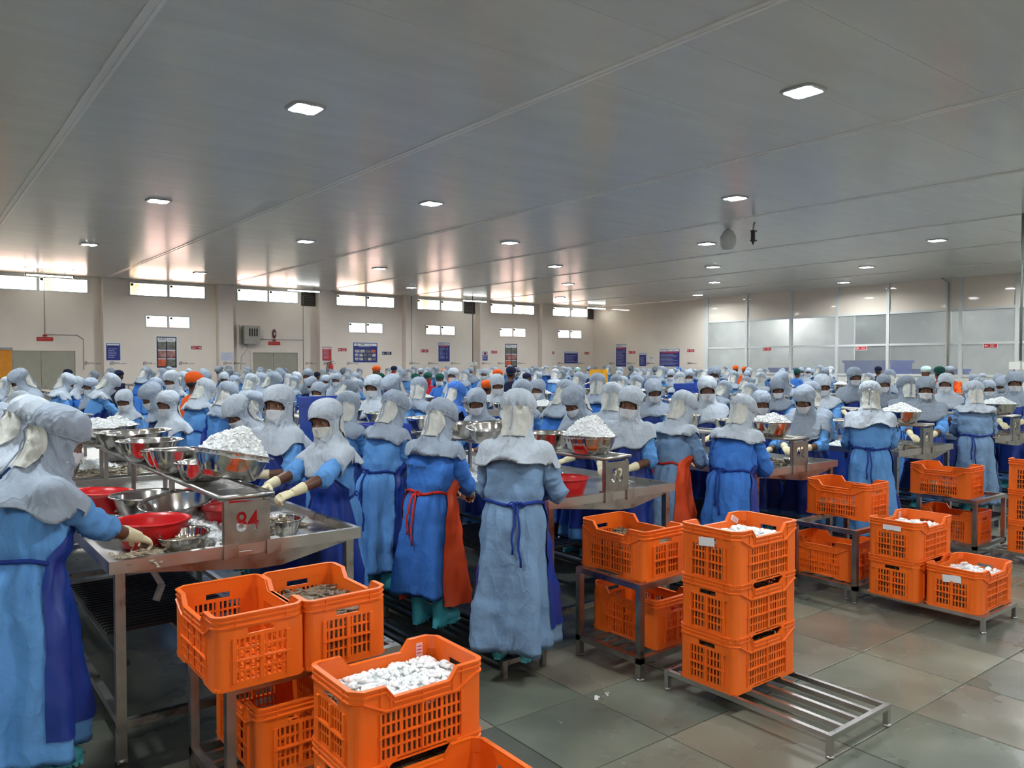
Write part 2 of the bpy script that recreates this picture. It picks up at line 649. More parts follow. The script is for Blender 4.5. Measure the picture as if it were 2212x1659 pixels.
# the solid part of the right wall, then its glazed partition
b = MB()
b.box2((XR, 20.95, 0), (XR + 0.15, YF, ZC))
b.box2((XR - 0.02, 20.76, 0), (XR + 0.15, 20.95, ZC), 1)
wr = struct('wall_right', b, [M_WALLB, M_ALU])
MY = [20.78, 18.87, 16.92, 15.07, 13.24, 11.3, 10.93, 9.34, 7.45, 5.55, 3.65, 1.75, -0.15, -2.05, YB]
for k, y in enumerate(MY):
    m_ = MB()
    wdt = 0.1 if k != 5 else 0.14
    m_.box2((XR - 0.05, y - wdt / 2, 0), (XR + 0.06, y + wdt / 2, ZC))
    obj('mullion', m_, M_ALU, wr)
for k in range(len(MY) - 1):
    y1, y0 = MY[k] - 0.05, MY[k + 1] + 0.05
    for z in (3.5, 2.43, 1.41):
        r = MB()
        r.box2((XR - 0.035, y0, z - 0.035), (XR + 0.05, y1, z + 0.035))
        obj('rail', r, M_ALU, wr)
    p = MB()
    p.box2((XR, y0, 3.535), (XR + 0.03, y1, ZC))
    obj('upper_panel', p, M_WALLB, wr)
    p = MB()
    p.box2((XR - 0.01, y0, 0), (XR + 0.05, y1, 1.375))
    obj('lower_panel', p, M_WHITE, wr)
    for z0, z1 in ((1.445, 2.395), (2.465, 3.465)):
        p = MB()
        p.box2((XR + 0.005, y0, z0), (XR + 0.011, y1, z1))
        obj('pane', p, M_HAZE, wr)
# room behind the partition
b = MB()
b.box2((33, YB, 0), (33.2, YF, ZC))
b.box2((XR + .15, 21.0, 0), (33, 21.15, ZC))
b.box2((XR + .15, YB - .15, 0), (33, YB, ZC))
b.box2((29.6, 16.2, 0), (29.7, 21, ZC))
struct('wall_back_room', b, M_ROOMWALL)
# unseen walls of the hall
b = MB()
b.box2((XL - 0.2, YB, 0), (XL, YF, ZC))
struct('wall_left', b, M_WALL)
b = MB()
b.box2((XL, YB - 0.2, 0), (XR, YB, ZC))
struct('wall_behind', b, M_WALL)

# doors of the window wall
for i, (x0, x1, zt) in enumerate([(2.62, 4.28, 2.18), (9.83, 11.48, 2.19)]):
    f = MB()
    f.box2((x0 - 0.08, YF - 0.05, 0), (x0, YF, zt + 0.08))
    f.box2((x1, YF - 0.05, 0), (x1 + 0.08, YF, zt + 0.08))
    f.box2((x0, YF - 0.05, zt), (x1, YF, zt + 0.08))
    d = struct('door_%d' % (i + 1), f, M_WALL)
    xm = x0 + (x1 - x0) * 0.45
    for a, c in ((x0 + .005, xm - .01), (xm + .01, x1 - .005)):
        p = MB()
        p.box2((a, YF - 0.025, 0.02), (c, YF - 0.001, zt - .005))
        lf = obj('door_leaf', p, M_DOOR, d)
        h = MB()
        hxp = c - 0.1 if a < xm - 0.1 else a + 0.1
        h.tube([(hxp, YF - 0.03, 0.95), (hxp, YF - 0.075, 0.97), (hxp, YF - 0.075, 1.13), (hxp, YF - 0.03, 1.15)], 0.012, 6)
        obj('handle', h, M_STEELD, lf)
# orange strip curtain at the left end
cu = thing('strip_curtain', 'orange plastic strip curtain hanging beside the left double door', 'curtain', (1.9, YF - 0.06, 0))
for k in range(5):
    s = MB()
    s.box2((k * 0.14, 0.012 * (k % 2), 0.02), (k * 0.14 + 0.155, 0.012 * (k % 2) + 0.006, 2.2))
    obj('strip', s, mat('amber strip plastic', hx(232, 150, 36), 0.35, var=0.1), cu)
s = MB()
s.box2((-0.02, -0.01, 2.2), (0.74, 0.04, 2.27))
obj('rail', s, M_STEELD, cu)

# ---------------------------------------------------------------- outside
b = MB()
b.box2((-30, YF + 0.3, -0.1), (60, 70, 0))
struct('ground_outside', b, M_CONCRETE)
bl = thing('outbuilding', 'pink walled building with long roof seen through the small windows', 'building', (15, 40, 0))
p = MB()
p.box2((-24, 0, 0), (24, 6, 3.35))
obj('wall', p, M_PINK, bl)
p = MB()
p.box2((-24.3, -0.6, 3.72), (24.3, 6.6, 3.8))
p.box2((-24.3, -0.62, 3.62), (24.3, -0.58, 3.8))
obj('roof', p, M_WHITE, bl)
p = MB()
p.box2((-24, -0.02, 3.35), (24, 6, 3.72))
obj('gable_strip', p, M_PINK, bl)
leafm = MB()
for k in range(11):
    a = 2 * PI * k / 11
    L = 1.5
    prev = None
    pts = []
    for q in range(7):
        t = q / 6
        r = L * t
        z = 1.0 * math.sin(t * 1.9) - 1.3 * t * t
        pts.append(Vector((r * math.cos(a), r * math.sin(a), z)))
    side = Vector((-math.sin(a), math.cos(a), 0))
    for q in range(6):
        p0, p1 = pts[q], pts[q + 1]
        for sgn in (-1, 1):
            for e in range(3):
                t0 = p0.lerp(p1, e / 3)
                t1 = p0.lerp(p1, (e + 0.6) / 3)
                wdt = 0.5 * math.sin(PI * min(1, (q + e / 3 + 0.4) / 6.4))
                tip = t1 + side * sgn * wdt + Vector((0.25 * math.cos(a), 0.25 * math.sin(a), -0.25))
                leafm.add([t0, t1, tip], [(0, 1, 2)])
fr_me = leafm.mesh('fronds')
tr = MB()
tr.tube([(0, 0, 0), (0.1, 0, 2), (0, 0.05, 4.4)], [0.2, 0.16, 0.13], 9)
tr_me = tr.mesh('trunk')
for i, (x, y, h) in enumerate([(1.8, 33.2, 4.9), (4.6, 35, 5.4), (7.2, 33, 4.9), (11.2, 34.5, 5.2), (14.5, 33, 4.8), (17.8, 35, 5.3), (20.6, 33.5, 5.0), (24.0, 34.5, 5.3), (28.5, 35.5, 5.6)]):
    t = thing('palm_tree', 'palm tree outside the high windows, %s from the left' % ORD[i], 'tree', (x, y, 0), (0, 0, i * 0.9), 'palms outside the high windows')
    link('trunk', tr_me, mat('grey palm bark', hx(120, 104, 84), 0.9, var=0.2), t, scale=(1, 1, h / 4.4))
    link('fronds', fr_me, M_LEAF, t, (0, 0.05, h))

# ---------------------------------------------------------------- ceiling lamps
fr = MB()
n = 40


def sq(r, k=4.0):
    out = []
    for i in range(n):
        a = 2 * PI * i / n
        c, s_ = math.cos(a), math.sin(a)
        q = (abs(c) ** k + abs(s_) ** k) ** (-1 / k)
        out.append((r * q * c, r * q * s_))
    return out


o_, i_ = sq(0.19), sq(0.148, 8)
fr.rings([[(x, y, 0) for x, y in o_], [(x * .985, y * .985, -0.02) for x, y in o_], [(x, y, -0.022) for x, y in i_], [(x * .97, y * .97, 0.0) for x, y in i_]], False, False, smooth=False)
fr.box((0, 0, -0.014), (0.014, 0.28, 0.02))
fr_me2 = fr.mesh('frame')
fr_me2.materials.append(M_LAMPF)
df = MB()
rs = []
for k in range(9):
    t = k / 8
    x = -0.066 + 0.132 * t
    bz = -0.006 - 0.02 * math.sin(PI * t)
    rs.append([(x, -0.14, bz), (x, 0.14, bz)])
df.rings(rs, False, False, False)
df_me = df.mesh('diffuser')
df_me.materials.append(M_LAMP)
la = bpy.data.lights.new('lamp light', 'AREA')
la.shape = 'SQUARE'
la.size = 0.3
la.energy = LAMP_WATT
la.color = LAMP_COL
la.spread = math.radians(165)
LX = [-3.8, -0.2, 3.42, 7.1, 10.78, 14.37, 17.95, 21.37, 24.8]
LY = [-2.4, 0.95, 4.44, 7.95, 11.35, 13.95, 16.55, 20.0, 24.3]
lab = []
for i, x in enumerate(LX):
    for j, y in enumerate(LY):
        if (i + j) % 2 == 0:
            continue
        lab.append((y, x))
for q, (y, x) in enumerate(sorted(lab)):
    row = sorted(set(a for a, c in lab)).index(y)
    inrow = sorted(c for a, c in lab if a == y)
    t = thing('ceiling_lamp', 'square recessed ceiling lamp with two glowing panels, row %s from front, %s from left' % (ORD[row], ORD[inrow.index(x)]), 'lamp',
              (x, y, ZC), (0, 0, 0), 'recessed ceiling lamps')
    link('frame', fr_me2, None, t)
    link('diffuser', df_me, None, t, (-0.073, 0, 0))
    link('diffuser', df_me, None, t, (0.073, 0, 0))
    lo = bpy.data.objects.new('lamp_light', la)
    COL.objects.link(lo)
    lo.parent = t
    lo.location = (0, 0, -0.035)
lb = bpy.data.lights.new('back room light', 'AREA')
lb.shape = 'RECTANGLE'
lb.size, lb.size_y, lb.energy = 1.2, 0.3, 130
for i, (x, y) in enumerate([(28.6, 18.8), (29.2, 14.0), (28.4, 10.6), (29.5, 6.5), (29.0, 1.5)]):
    t = thing('batten_lamp', 'white batten lamp in the back room, %s along the glazed partition' % ORD[i], 'lamp', (x, y, ZC - 0.06), (0, 0, 0), 'batten lamps in the back room')
    p = MB()
    p.box((0, 0, 0.02), (1.2, 0.1, 0.08))
    obj('body', p, M_WHITE, t)
    lo = bpy.data.objects.new('lamp_light', lb)
    COL.objects.link(lo)
    lo.parent = t
    lo.location = (0, 0, -0.03)

# hanging fluorescent battens by the windows
for i, (x, z, l_) in enumerate([(3.5, 4.36, 1.2), (11.3, 4.36, 1.2), (18.7, 4.36, 1.2), (25.6, 4.36, 1.2)]):
    t = thing('batten_lamp', 'twin tube lamp hung under the ceiling, %s of four along the windows' % ORD[i], 'lamp', (x, 26.6, z), (0, 0, 0), 'twin tube lamps along the windows')
    p = MB()
    p.box((0, 0, 0.035), (1.25, 0.12, 0.04))
    for sx in (-1, 1):
        p.box((sx * 0.61, 0, 0), (0.04, 0.14, 0.06))
    obj('body', p, M_GREYBOX, t)
    for sy in (-1, 1):
        q = MB()
        q.tube([(-0.6, sy * 0.045, 0), (0.6, sy * 0.045, 0)], 0.017, 8)
        obj('tube', q, M_TUBE, t)
    for sx in (-1, 1):
        q = MB()
        q.tube([(sx * 0.4, 0, 0.05), (sx * 0.4, 0, ZC - z)], 0.006, 5)
        obj('hanger_rod', q, M_DARK, t)

# ---------------------------------------------------------------- things on the walls


def onwall(name, label, cat, wall, u, z, group=None):
    if wall == 'A':
        return thing(name, label, cat, (u, YF - 0.001, z), (0, 0, 0), group)
    if wall == 'C':
        return thing(name, label, cat, (u, YF - 0.321, z), (0, 0, 0), group)
    return thing(name, label, cat, (XR - 0.001, u, z), (0, 0, -PI / 2), group)


def plate(name, parent, u0, v0, u1, v1, m, dep=0.004, base=0.0):
    p = MB()
    p.box2((u0, -base - dep, v0), (u1, -base, v1))
    return obj(name, p, m, parent)


def lettering(parent, txt, size, u, v, m, base, align='CENTER', sx=1.0):
    me = text_mesh(txt, size, 0.0006, align)
    o = link('lettering', me, m, parent, (u, -base - 0.001, v), (PI / 2, 0, 0))
    o.scale = (sx, 1, 1)
    return o


def icon_mb(s):
    p = MB()
    d = 0.002
    for k in range(4):
        v = -s / 2 + k * s / 3.2
        p.box2((-s * .45 + k * s * .06, -d, v), (s * .3 + k * s * .06, 0, v + s * .13))
    p.box2((-s * .5, -d, -s * .5), (-s * .38, 0, s * .45))
    p.box2((s * .4, -d, -s * .35), (s * .52, 0, s * .55))
    return p


def header(parent, u0, u1, v0, v1, base, band_m=None):
    plate('header_band', parent, u0, v0, u1, v1, band_m or M_PAPER, 0.001, base)
    h = v1 - v0
    w_ = u1 - u0
    ic = obj('logo', icon_mb(h * 0.62), M_INK, parent, (u0 + w_ * 0.14, -base - 0.001, (v0 + v1) / 2))
    lettering(parent, 'BMR', min(h * 0.85, w_ * .2), u0 + w_ * 0.38, (v0 + v1) / 2, M_SIGNBK, base + 0.001)
    lettering(parent, 'marine', min(h * 0.62, w_ * .15), u0 + w_ * 0.72, (v0 + v1) / 2 - h * .03, M_INK, base + 0.001)


def lines(parent, u0, u1, v0, v1, nl, m, base, ragged=0.35, two=False, seed=1):
    r = random.Random(seed)
    p = MB()
    dv = (v1 - v0) / nl
    for k in range(nl):
        v = v1 - (k + 0.6) * dv
        e = u1 - (u1 - u0) * ragged * r.random()
        u = u0
        while u < e:
            wd_ = r.uniform(0.02, 0.06)
            p.box2((u, -base - 0.001, v), (min(u + wd_, e), -base, v + dv * 0.36))
            u += wd_ + 0.015
    o = obj('text_lines', p, m, parent)
    o['kind'] = 'stuff'
    return o


def poster(label, wall, u0, v0, u1, v1, style, group=None):
    uc, vc = (u0 + u1) / 2, (v0 + v1) / 2
    w_, h_ = abs(u1 - u0), abs(v1 - v0)
    t = onwall('poster', label, 'poster', wall, uc, vc, group)
    a, c = w_ / 2, h_ / 2
    plate('border', t, -a - .03, -c - .03, a + .03, c + .03, M_PAPER, 0.004)
    fld = {'red': M_SIGNR, 'photo': M_SIGNBK, 'small': M_SIGNB}.get(style, M_SIGNB)
    plate('board', t, -a, -c, a, c, fld, 0.002, 0.004)
    bs = 0.006
    if style == 'photo':
        header(t, -a + .03, a - .03, c - .03 - h_ * .1, c - .03, bs)
        k = 0
        ph = h_ * .245
        for row, ms in enumerate(((M_PHOTOG, M_PHOTOG), (M_PHOTOR, M_PHOTOR), (M_PHOTOO, M_PHOTOG))):
            vt = c - h_ * .15 - row * (ph + h_ * .035)
            for side in (0, 1):
                u = -a + .04 + side * (a - .025)
                pl = plate('photo', t, u, vt - ph, u + a - .06, vt - .02, ms[side], 0.001, bs)
                plate('caption', t, u, vt - .02, u + a - .06, vt + .012, M_PAPER, 0.001, bs)
    elif style == 'product':
        header(t, -a + .03, a - .03, c - .03 - h_ * .13, c - .03, bs)
        lines(t, -a * .5, a * .5, c - h_ * .24, c - h_ * .17, 1, M_INKW, bs)
        for row, num in enumerate((4, 5, 5)):
            for k in range(num):
                cw = (w_ - .1) / num
                u = -a + .05 + k * cw
                vt = c - h_ * .36 - row * h_ * .2
                plate('photo', t, u + .02, vt - h_ * .14, u + cw - .02, vt, rnd.choice([M_PHOTOW, M_PHOTOW, M_PHOTOO if row == 0 else M_PHOTOW, M_PHOTOG]), 0.001, bs)
    elif style == 'red':
        plate('header_band', t, -a + .02, c - .02 - h_ * .13, a - .02, c - .02, M_PAPER, 0.001, bs)
        lines(t, -a + .05, a - .05, c - .02 - h_ * .11, c - .02 - h_ * .02, 1, M_SIGNR, bs + .001, 0, seed=2)
        lines(t, -a + .05, a - .05, -c + .05, c - h_ * .2, 8, M_INKW, bs, seed=5)
    elif style == 'nosmoke':
        plate('symbol_field', t, -a + .02, c - h_ * .42, a - .02, c - .02, M_PAPER, 0.001, bs)
        s = MB()
        M = Matrix.Translation((0, -bs - .002, c - h_ * .22)) @ Matrix.Rotation(PI / 2, 4, 'X')
        s.lathe([(h_ * .13, 0), (h_ * .16, 0), (h_ * .16, .001), (h_ * .13, .001), (h_ * .13, 0)], 20, M=M)
        s.box((0, 0, 0), (h_ * .28, .001, h_ * .03), Matrix.Translation((0, -bs - .002, c - h_ * .22)) @ Matrix.Rotation(PI / 4, 4, 'Y'))
        obj('symbol', s, M_SIGNR, t)
        lines(t, -a + .03, a - .03, -c + .04, c - h_ * .46, 4, M_PAPER, bs, seed=8)
    elif style == 'list':
        header(t, -a + .02, a - .02, c - .02 - h_ * .12, c - .02, bs)
        plate('title_bar', t, -a + .08, c - h_ * .21, a - .08, c - h_ * .16, M_INKR, 0.001, bs)
        lines(t, -a + .06, a * .2, -c + .08, c - h_ * .26, 9, M_INKW, bs, .5, seed=3)
        lines(t, a * .4, a - .08, -c + .08, c - h_ * .26, 9, M_INKW, bs, .5, seed=4)
    else:
        if style == 'plain':
            header(t, -a + .02, a - .02, c - .02 - h_ * .12, c - .02, bs)
            plate('title_bar', t, -a + .08, c - h_ * .23, a - .08, c - h_ * .16, M_INKR, 0.001, bs)
        elif style == 'band':
            plate('header_band', t, -a + .02, c - .02 - h_ * .08, a - .02, c - .02, M_PAPER, 0.001, bs)
        lines(t, -a + .06, a - .06, -c + .06, c - h_ * .28, max(5, int(h_ / .08)), M_INKW, bs, .4, seed=int(u0 * 10))
    return t


poster('small blue notice poster on the column right of the left double door', 'C', 5.1, 1.9, 5.5, 2.43, 'band')
poster('tall poster with six photos on the window wall, under the leftmost small window', 'A', 6.66, 1.66, 7.28, 2.68, 'photo')
poster('red fire poster on the column above the fire extinguisher', 'C', 12.32, 1.9, 12.68, 2.42, 'red')
poster('wide blue poster with fourteen small product photos', 'A', 13.73, 1.84, 14.76, 2.6, 'product')
poster('blue poster with a two column list, beside the vertical cable to the sockets', 'A', 17.59, 1.88, 18.14, 2.66, 'list')
poster('small red poster with a white no smoking symbol on a column', 'C', 19.6, 1.92, 19.87, 2.3, 'nosmoke')
poster('tall poster with six photos, farther right on the window wall', 'A', 21.06, 1.63, 21.73, 2.66, 'photo')
poster('small wide blue notice near the far corner of the window wall', 'A', 24.55, 1.8, 25.4, 2.34, 'band')
poster('tall blue text poster with a red title on the glossy wall near the corner', 'B', 26.05, 1.65, 25.4, 2.69, 'plain')
poster('small narrow blue notice on the glossy wall between two larger posters', 'B', 24.58, 1.68, 24.17, 2.26, 'band')
poster('large blue two column poster on the glossy wall beside the partition', 'B', 23.38, 1.66, 22.26, 2.43, 'plain')
t = onwall('notice', 'pale lilac paper notice on the column left of the right double door', 'notice', 'C', 8.83, 2.03)
plate('sheet', t, -.2, -.15, .2, .15, M_PALELILAC, .002)
lines(t, -.17, .17, -.12, .1, 6, M_INKW, .002)
t = onwall('notice', 'small white framed paper on the glossy wall beside the narrow blue notice', 'notice', 'B', 23.85, 2.0)
plate('sheet', t, -.14, -.12, .14, .12, M_PAPER, .004)
lines(t, -.1, .1, -.08, .08, 3, M_INK, .004)


def arrow_sign(label, wall, u, z, w_, left, m=M_SIGNR, txt='FIRE EXIT'):
    t = onwall('arrow_sign', label, 'sign', wall, u, z, 'red arrow signs' if m is M_SIGNR else None)
    plate('border', t, -w_ / 2 - .02, -.075, w_ / 2 + .02, .075, M_PAPER, .003)
    plate('board', t, -w_ / 2, -.058, w_ / 2, .058, m, .002, .003)
    s = -1 if left else 1
    a = MB()
    pts = [(s * .02, -.012), (s * .02, .012), (s * .07, .012), (s * .07, .035), (s * .115, 0), (s * .07, -.035), (s * .07, -.012)]
    c_ = s * (w_ / 2 - .125)
    vs = [(c_ + x, -.006, y) for x, y in pts]
    a.add(vs, [tuple(range(7)) if s > 0 else tuple(range(6, -1, -1))])
    obj('arrow', a, M_PAPER, t)
    u_ = -s * w_ * .2
    lines(t, u_ - w_ * .22, u_ + w_ * .22, -.045, .045, 2, M_PAPER, .005, .3, seed=int(u * 7))
    return t


AS = [('A', 7.92, 2.33, .34, False, 'red arrow sign right of the left six photo poster'),
      ('A', 13.28, 2.32, .34, True, 'red arrow sign left of the wide product poster'),
      ('A', 16.92, 2.31, .36, True, 'red arrow sign left of the blue list poster'),
      ('C', 20.45, 2.29, .32, True, 'red arrow sign right of the no smoking poster'),
      ('A', 23.75, 2.29, .34, True, 'red arrow sign right of the farther six photo poster'),
      ('A', 25.98, 2.29, .3, True, 'red arrow sign nearest the far corner on the window wall'),
      ('B', 25.05, 2.3, .42, True, 'red arrow sign between two blue posters on the glossy wall'),
      ('B', 21.66, 2.34, .4, True, 'red arrow sign at the right end of the glossy wall'),
      ('B', 17.92, 2.35, .36, True, 'red arrow sign on the second bay of the glazed partition'),
      ('B', 14.15, 2.33, .36, True, 'red arrow sign on the fourth bay of the glazed partition'),
      ('B', 10.05, 2.34, .36, True, 'red arrow sign near the switch box on the partition')]
for wl, u, z, w_, l_, lb_ in AS:
    o = arrow_sign(lb_, 'A' if wl == 'C' else wl, u, z, w_, l_)
    if wl == 'B' and u < 21:
        o.location.x = XR - 0.04
arrow_sign('dark blue direction sign with a speech tail beside the product poster', 'A', 15.18, 2.2, .42, True, M_SIGNBK, 'PROCESS')
for lb_, u, z in (('plain red sign over the left double door', 3.48, 2.54), ('plain red sign over the right double door', 10.62, 2.52)):
    t = onwall('door_sign', lb_, 'sign', 'A', u, z)
    plate('board', t, -.22, -.06, .22, .06, M_SIGNR, .01)
    lines(t, -.16, .16, -.03, .035, 1, mat('faded pink ink', hx(214, 110, 106), .5), .01, .1, seed=9)
    s = MB()
    s.lathe([(0, -.02), (.06, -.02), (.06, .02), (.03, .035), (0, .035)], 14, (0, -.03, .1))
    obj('lamp', s, M_SIGNR, t)
t = onwall('fire_bell', 'oval red fire bell on the wall over the right double door', 'bell', 'A', 10.62, 2.86)
s = MB()
s.ell((0, -.03, 0), (.075, .03, .17), 16, 8)
obj('body', s, mat('dark red plate', hx(120, 40, 36), 0.4), t)
s = MB()
s.ell((0, -.06, 0), (.03, .012, .06), 10, 6)
obj('symbol', s, M_PAPER, t)

# wall boxes, louvres, conduits, sockets, extinguisher
t = onwall('electric_box', 'grey beige metal control box with a hinged cover left of the right door', 'box', 'A', 9.72, 2.78)
p = MB()
p.box2((-.26, -.28, -.3), (.3, 0, .34))
obj('body', p, M_GREYBOX, t)
for k in range(4):
    plate('vent_slot', t, -.1 + k * .085, -.03, -.05 + k * .085, .24, M_DARK, .004, .28)
p = MB()
p.box((-.33, -.3, .02), (.03, .4, .66), Matrix.Rotation(-.35, 4, 'Z'))
obj('cover', p, M_GREYBOX, t)
p = MB()
p.tube([(-.1, -.1, -.3), (-.12, -.12, -.5), (-.3, -.05, -.75), (-.32, -.03, -1.2)], .012, 6)
obj('cable', p, M_GREYBOX, t)
for i, x in enumerate((11.92, 19.15, 26.2)):
    t = onwall('louvre_vent', 'dark louvred exhaust vent at the top of the window wall, %s of three' % ORD[i], 'vent', 'A', x if i < 2 else 26.2, 4.17)
    hw = .27 if i < 2 else .18
    p = MB()
    p.box2((-hw, -.05, -.25), (hw, 0, -.21))
    p.box2((-hw, -.05, .21), (hw, 0, .25))
    p.box2((-hw, -.05, -.21), (-hw + .04, 0, .21))
    p.box2((hw - .04, -.05, -.21), (hw, 0, .21))
    p.box2((-hw, -.008, -.25), (hw, 0, .25))
    obj('frame', p, M_DARK, t)
    for k in range(7):
        q = MB()
        q.box((0, -.03, -.18 + k * .06), (2 * hw - .08, .05, .008), Matrix.Translation((0, -.03, -.18 + k * .06)) @ Matrix.Rotation(.6, 4, 'X') @ Matrix.Translation((0, .03, .18 - k * .06)))
        obj('slat', q, mat('grey louvre slat', hx(110, 102, 92), 0.5), t)


def conduit(label, pts, r=.012, m=M_GREYBOX, base=None):
    s = MB()
    for a, c in zip(pts, pts[1:]):
        s.tube([a, c], r, 6)
    o = obj('conduit', s, m)
    tag(o, label, 'pipe')
    return o


yA = YF - .015
conduit('pale conduit down the wall to the sign over the left double door', [(3.48, yA, 4.42), (3.48, yA, 2.68), (4.35, yA, 2.68), (4.52, yA, 2.55), (4.52, yA, 1.6)])
conduit('thin pale conduit beside the right double door with a branch to the fire bell', [(11.72, yA, 4.3), (11.72, yA, 1.5), ])
conduit('short horizontal conduit from the grey control box to the fire bell', [(10.05, yA, 2.66), (11.72, yA, 2.66)])
conduit('twin pale conduit down a column to a small switch', [(16.12, YF - .335, 4.5), (16.12, YF - .335, 1.75)], .014)
conduit('dark vertical cable down to white sockets right of the list poster', [(18.2, 26.0, 4.5), (18.2, 26.0, 1.85)], .016, M_DARK)
conduit('long dark conduit from the ceiling to the switch box at the right edge', [(16.0, 5.6, 4.5), (16.0, 5.6, 1.85)], .02, mat('grey green pipe', hx(120, 128, 122), .4))
conduit('bent grey pipe down a partition mullion', [(XR - .5, 11.3, 4.48), (XR - .08, 11.28, 4.36), (XR - .08, 11.28, 1.6)], .03)


def sockets(label, loc, rz, n_=2):
    t = thing('socket_box', label, 'socket', loc, (0, 0, rz))
    for k in range(n_):
        p = MB()
        p.box2((-.1 * n_ + k * .2 + .015, -.06, -.06), (-.1 * n_ + (k + 1) * .2 - .015, 0, .08))
        obj('box', p, M_WHITE, t)
    p = MB()
    for k in range(n_):
        p.tube([(-.1 * n_ + k * .2 + .1, -.03, -.06), (-.1 * n_ + k * .2 + .06, -.05, -.25), (-.1 * n_ + k * .2 + .1, -.03, -.45)], .012, 6)
    obj('cord', p, M_DARK, t)


sockets('white twin sockets hanging at the end of the dark vertical cable', (18.2, 26.0, 1.78), 0)
sockets('white twin switch box with dark cords at the right edge', (16.0, 5.6, 1.75), -PI / 3)
t = thing('fire_extinguisher', 'red fire extinguisher hung on the column under the red fire poster', 'extinguisher', (12.62, YF - .42, 1.35))
p = MB()
p.lathe([(0, 0), (.075, 0), (.085, .02), (.085, .36), (.06, .42), (.03, .45), (.03, .47), (0, .47)], 18)
obj('cylinder', p, mat('red enamel', hx(190, 30, 34), .25), t)
p = MB()
p.tube([(0, 0, .47), (0, 0, .52)], .02, 8)
p.box((.05, 0, .53), (.14, .03, .015))
p.box((.05, 0, .57), (.14, .03, .012), Matrix.Rotation(-.15, 4, 'Y'))
obj('valve', p, M_DARK, t)
p = MB()
p.tube([(-.02, 0, .5), (-.14, 0, .46), (-.19, -.01, .25), (-.18, 0, .02)], .012, 6)
obj('hose', p, M_DARK, t)

st = [('A', x) for x in (4.7, 6.42, 7.54, 9.3, 11.98, 13.65, 17.28, 18.4, 20.84, 21.95, 23.52, 24.33, 25.56)] + [('C', x) for x in (5.38, 8.9, 12.55, 16.2, 19.75)]
st.sort(key=lambda q: q[1])
ic_me = icon_mb(.1).mesh('logo')
ic_me.materials.append(M_INK)
l1 = text_mesh('BMR', .085, .0006, 'LEFT')
l1.materials.append(M_INK)
l2 = text_mesh('marine', .065, .0006, 'LEFT')
l2.materials.append(M_INK)
for i, (wl, x) in enumerate(st + [('B', y) for y in (26.3, 25.15, 23.96, 21.64)]):
    lbl = ('small grey logo sticker at eye level along the window wall, %s from left' if wl != 'B' else 'small grey logo sticker on the glossy wall, %s from left') % ORD[i if wl != 'B' else i - len(st)]
    t = onwall('logo_sticker', lbl, 'sticker', wl, x, 1.8, 'grey logo stickers at eye level')
    link('logo', ic_me, None, t, (-.13, 0, 0))
    link('lettering', l1, None, t, (-.06, -.002, 0), (PI / 2, 0, 0))
    link('lettering', l2, None, t, (.12, -.002, -.005), (PI / 2, 0, 0))

# sensor and dome hanging from the ceiling
t = thing('ceiling_sensor', 'small black sensor hanging on a short hose from the ceiling', 'sensor', (12.9, 9.1, ZC))
p = MB()
p.tube([(.05, 0, 0), (.02, 0, -.05), (0, 0, -.16)], .016, 8)
obj('hose', p, M_STEELD, t)
p = MB()
p.box((0, 0, -.27), (.06, .05, .22))
p.box((.02, 0, -.17), (.12, .07, .02))
p.box((.02, 0, -.35), (.12, .07, .02))
p.tube([(0, 0, -.38), (0, 0, -.43)], .018, 8)
obj('body', p, M_DARK, t)
t = thing('ceiling_dome', 'pale grey translucent dome hanging beside the black ceiling sensor', 'dome', (13.2, 9.9, ZC))
p = MB()
p.lathe([(0, -.42), (.1, -.4), (.16, -.3), (.16, -.16), (.09, -.04), (.03, 0)], 18)
obj('dome', p, mat('pale dome plastic', hx(196, 198, 194), .35), t)

# blue tubs and a red notice seen hazily behind the partition


def tub_stack(label, loc, sx, sy, h):
    t = thing('plastic_tub', label, 'tub', loc)
    p = MB()
    p.rings([[(-sx * .46, -sy * .46, 0), (sx * .46, -sy * .46, 0), (sx * .46, sy * .46, 0), (-sx * .46, sy * .46, 0)],
             [(-sx * .5, -sy * .5, h), (sx * .5, -sy * .5, h), (sx * .5, sy * .5, h), (-sx * .5, sy * .5, h)],
             [(-sx * .47, -sy * .47, h), (sx * .47, -sy * .47, h), (sx * .47, sy * .47, h), (-sx * .47, sy * .47, h)],
             [(-sx * .43, -sy * .43, .05), (sx * .43, -sy * .43, .05), (sx * .43, sy * .43, .05), (-sx * .43, sy * .43, .05)]], True, True, smooth=False)
    obj('body', p, M_CRATEB, t)
    p = MB()
    for a, c in (((-.53, -.53), (.53, -.48)), ((-.53, .48), (.53, .53)), ((-.53, -.48), (-.48, .48)), ((.48, -.48), (.53, .48))):
        p.box2((a[0] * sx, a[1] * sy, h - .08), (c[0] * sx, c[1] * sy, h + .01))
    obj('rim', p, M_CRATEB, t)
    return t


tub_stack('tall blue tub behind the second bay of the glazed partition', (28.0, 18.0, 0), 1.1, 1.1, 1.62)
tub_stack('wide blue tub behind the fourth bay of the glazed partition', (28.0, 14.4, 0), 1.6, 1.7, 1.9)
tub_stack('lower blue tub behind the fifth bay of the glazed partition', (28.4, 12.4, 0), 1.4, 1.3, 1.6)
# ================================================================ TABLES
TW, TL, TZ = 1.22, 2.8, 0.9
COLX = [-5.9, -3.4, -1.08, 1.32, 3.86, 6.08, 8.43, 10.75, 13.1, 15.45, 17.8, 20.15, 22.5]
ROWY = [3.8, 6.75, 9.7]


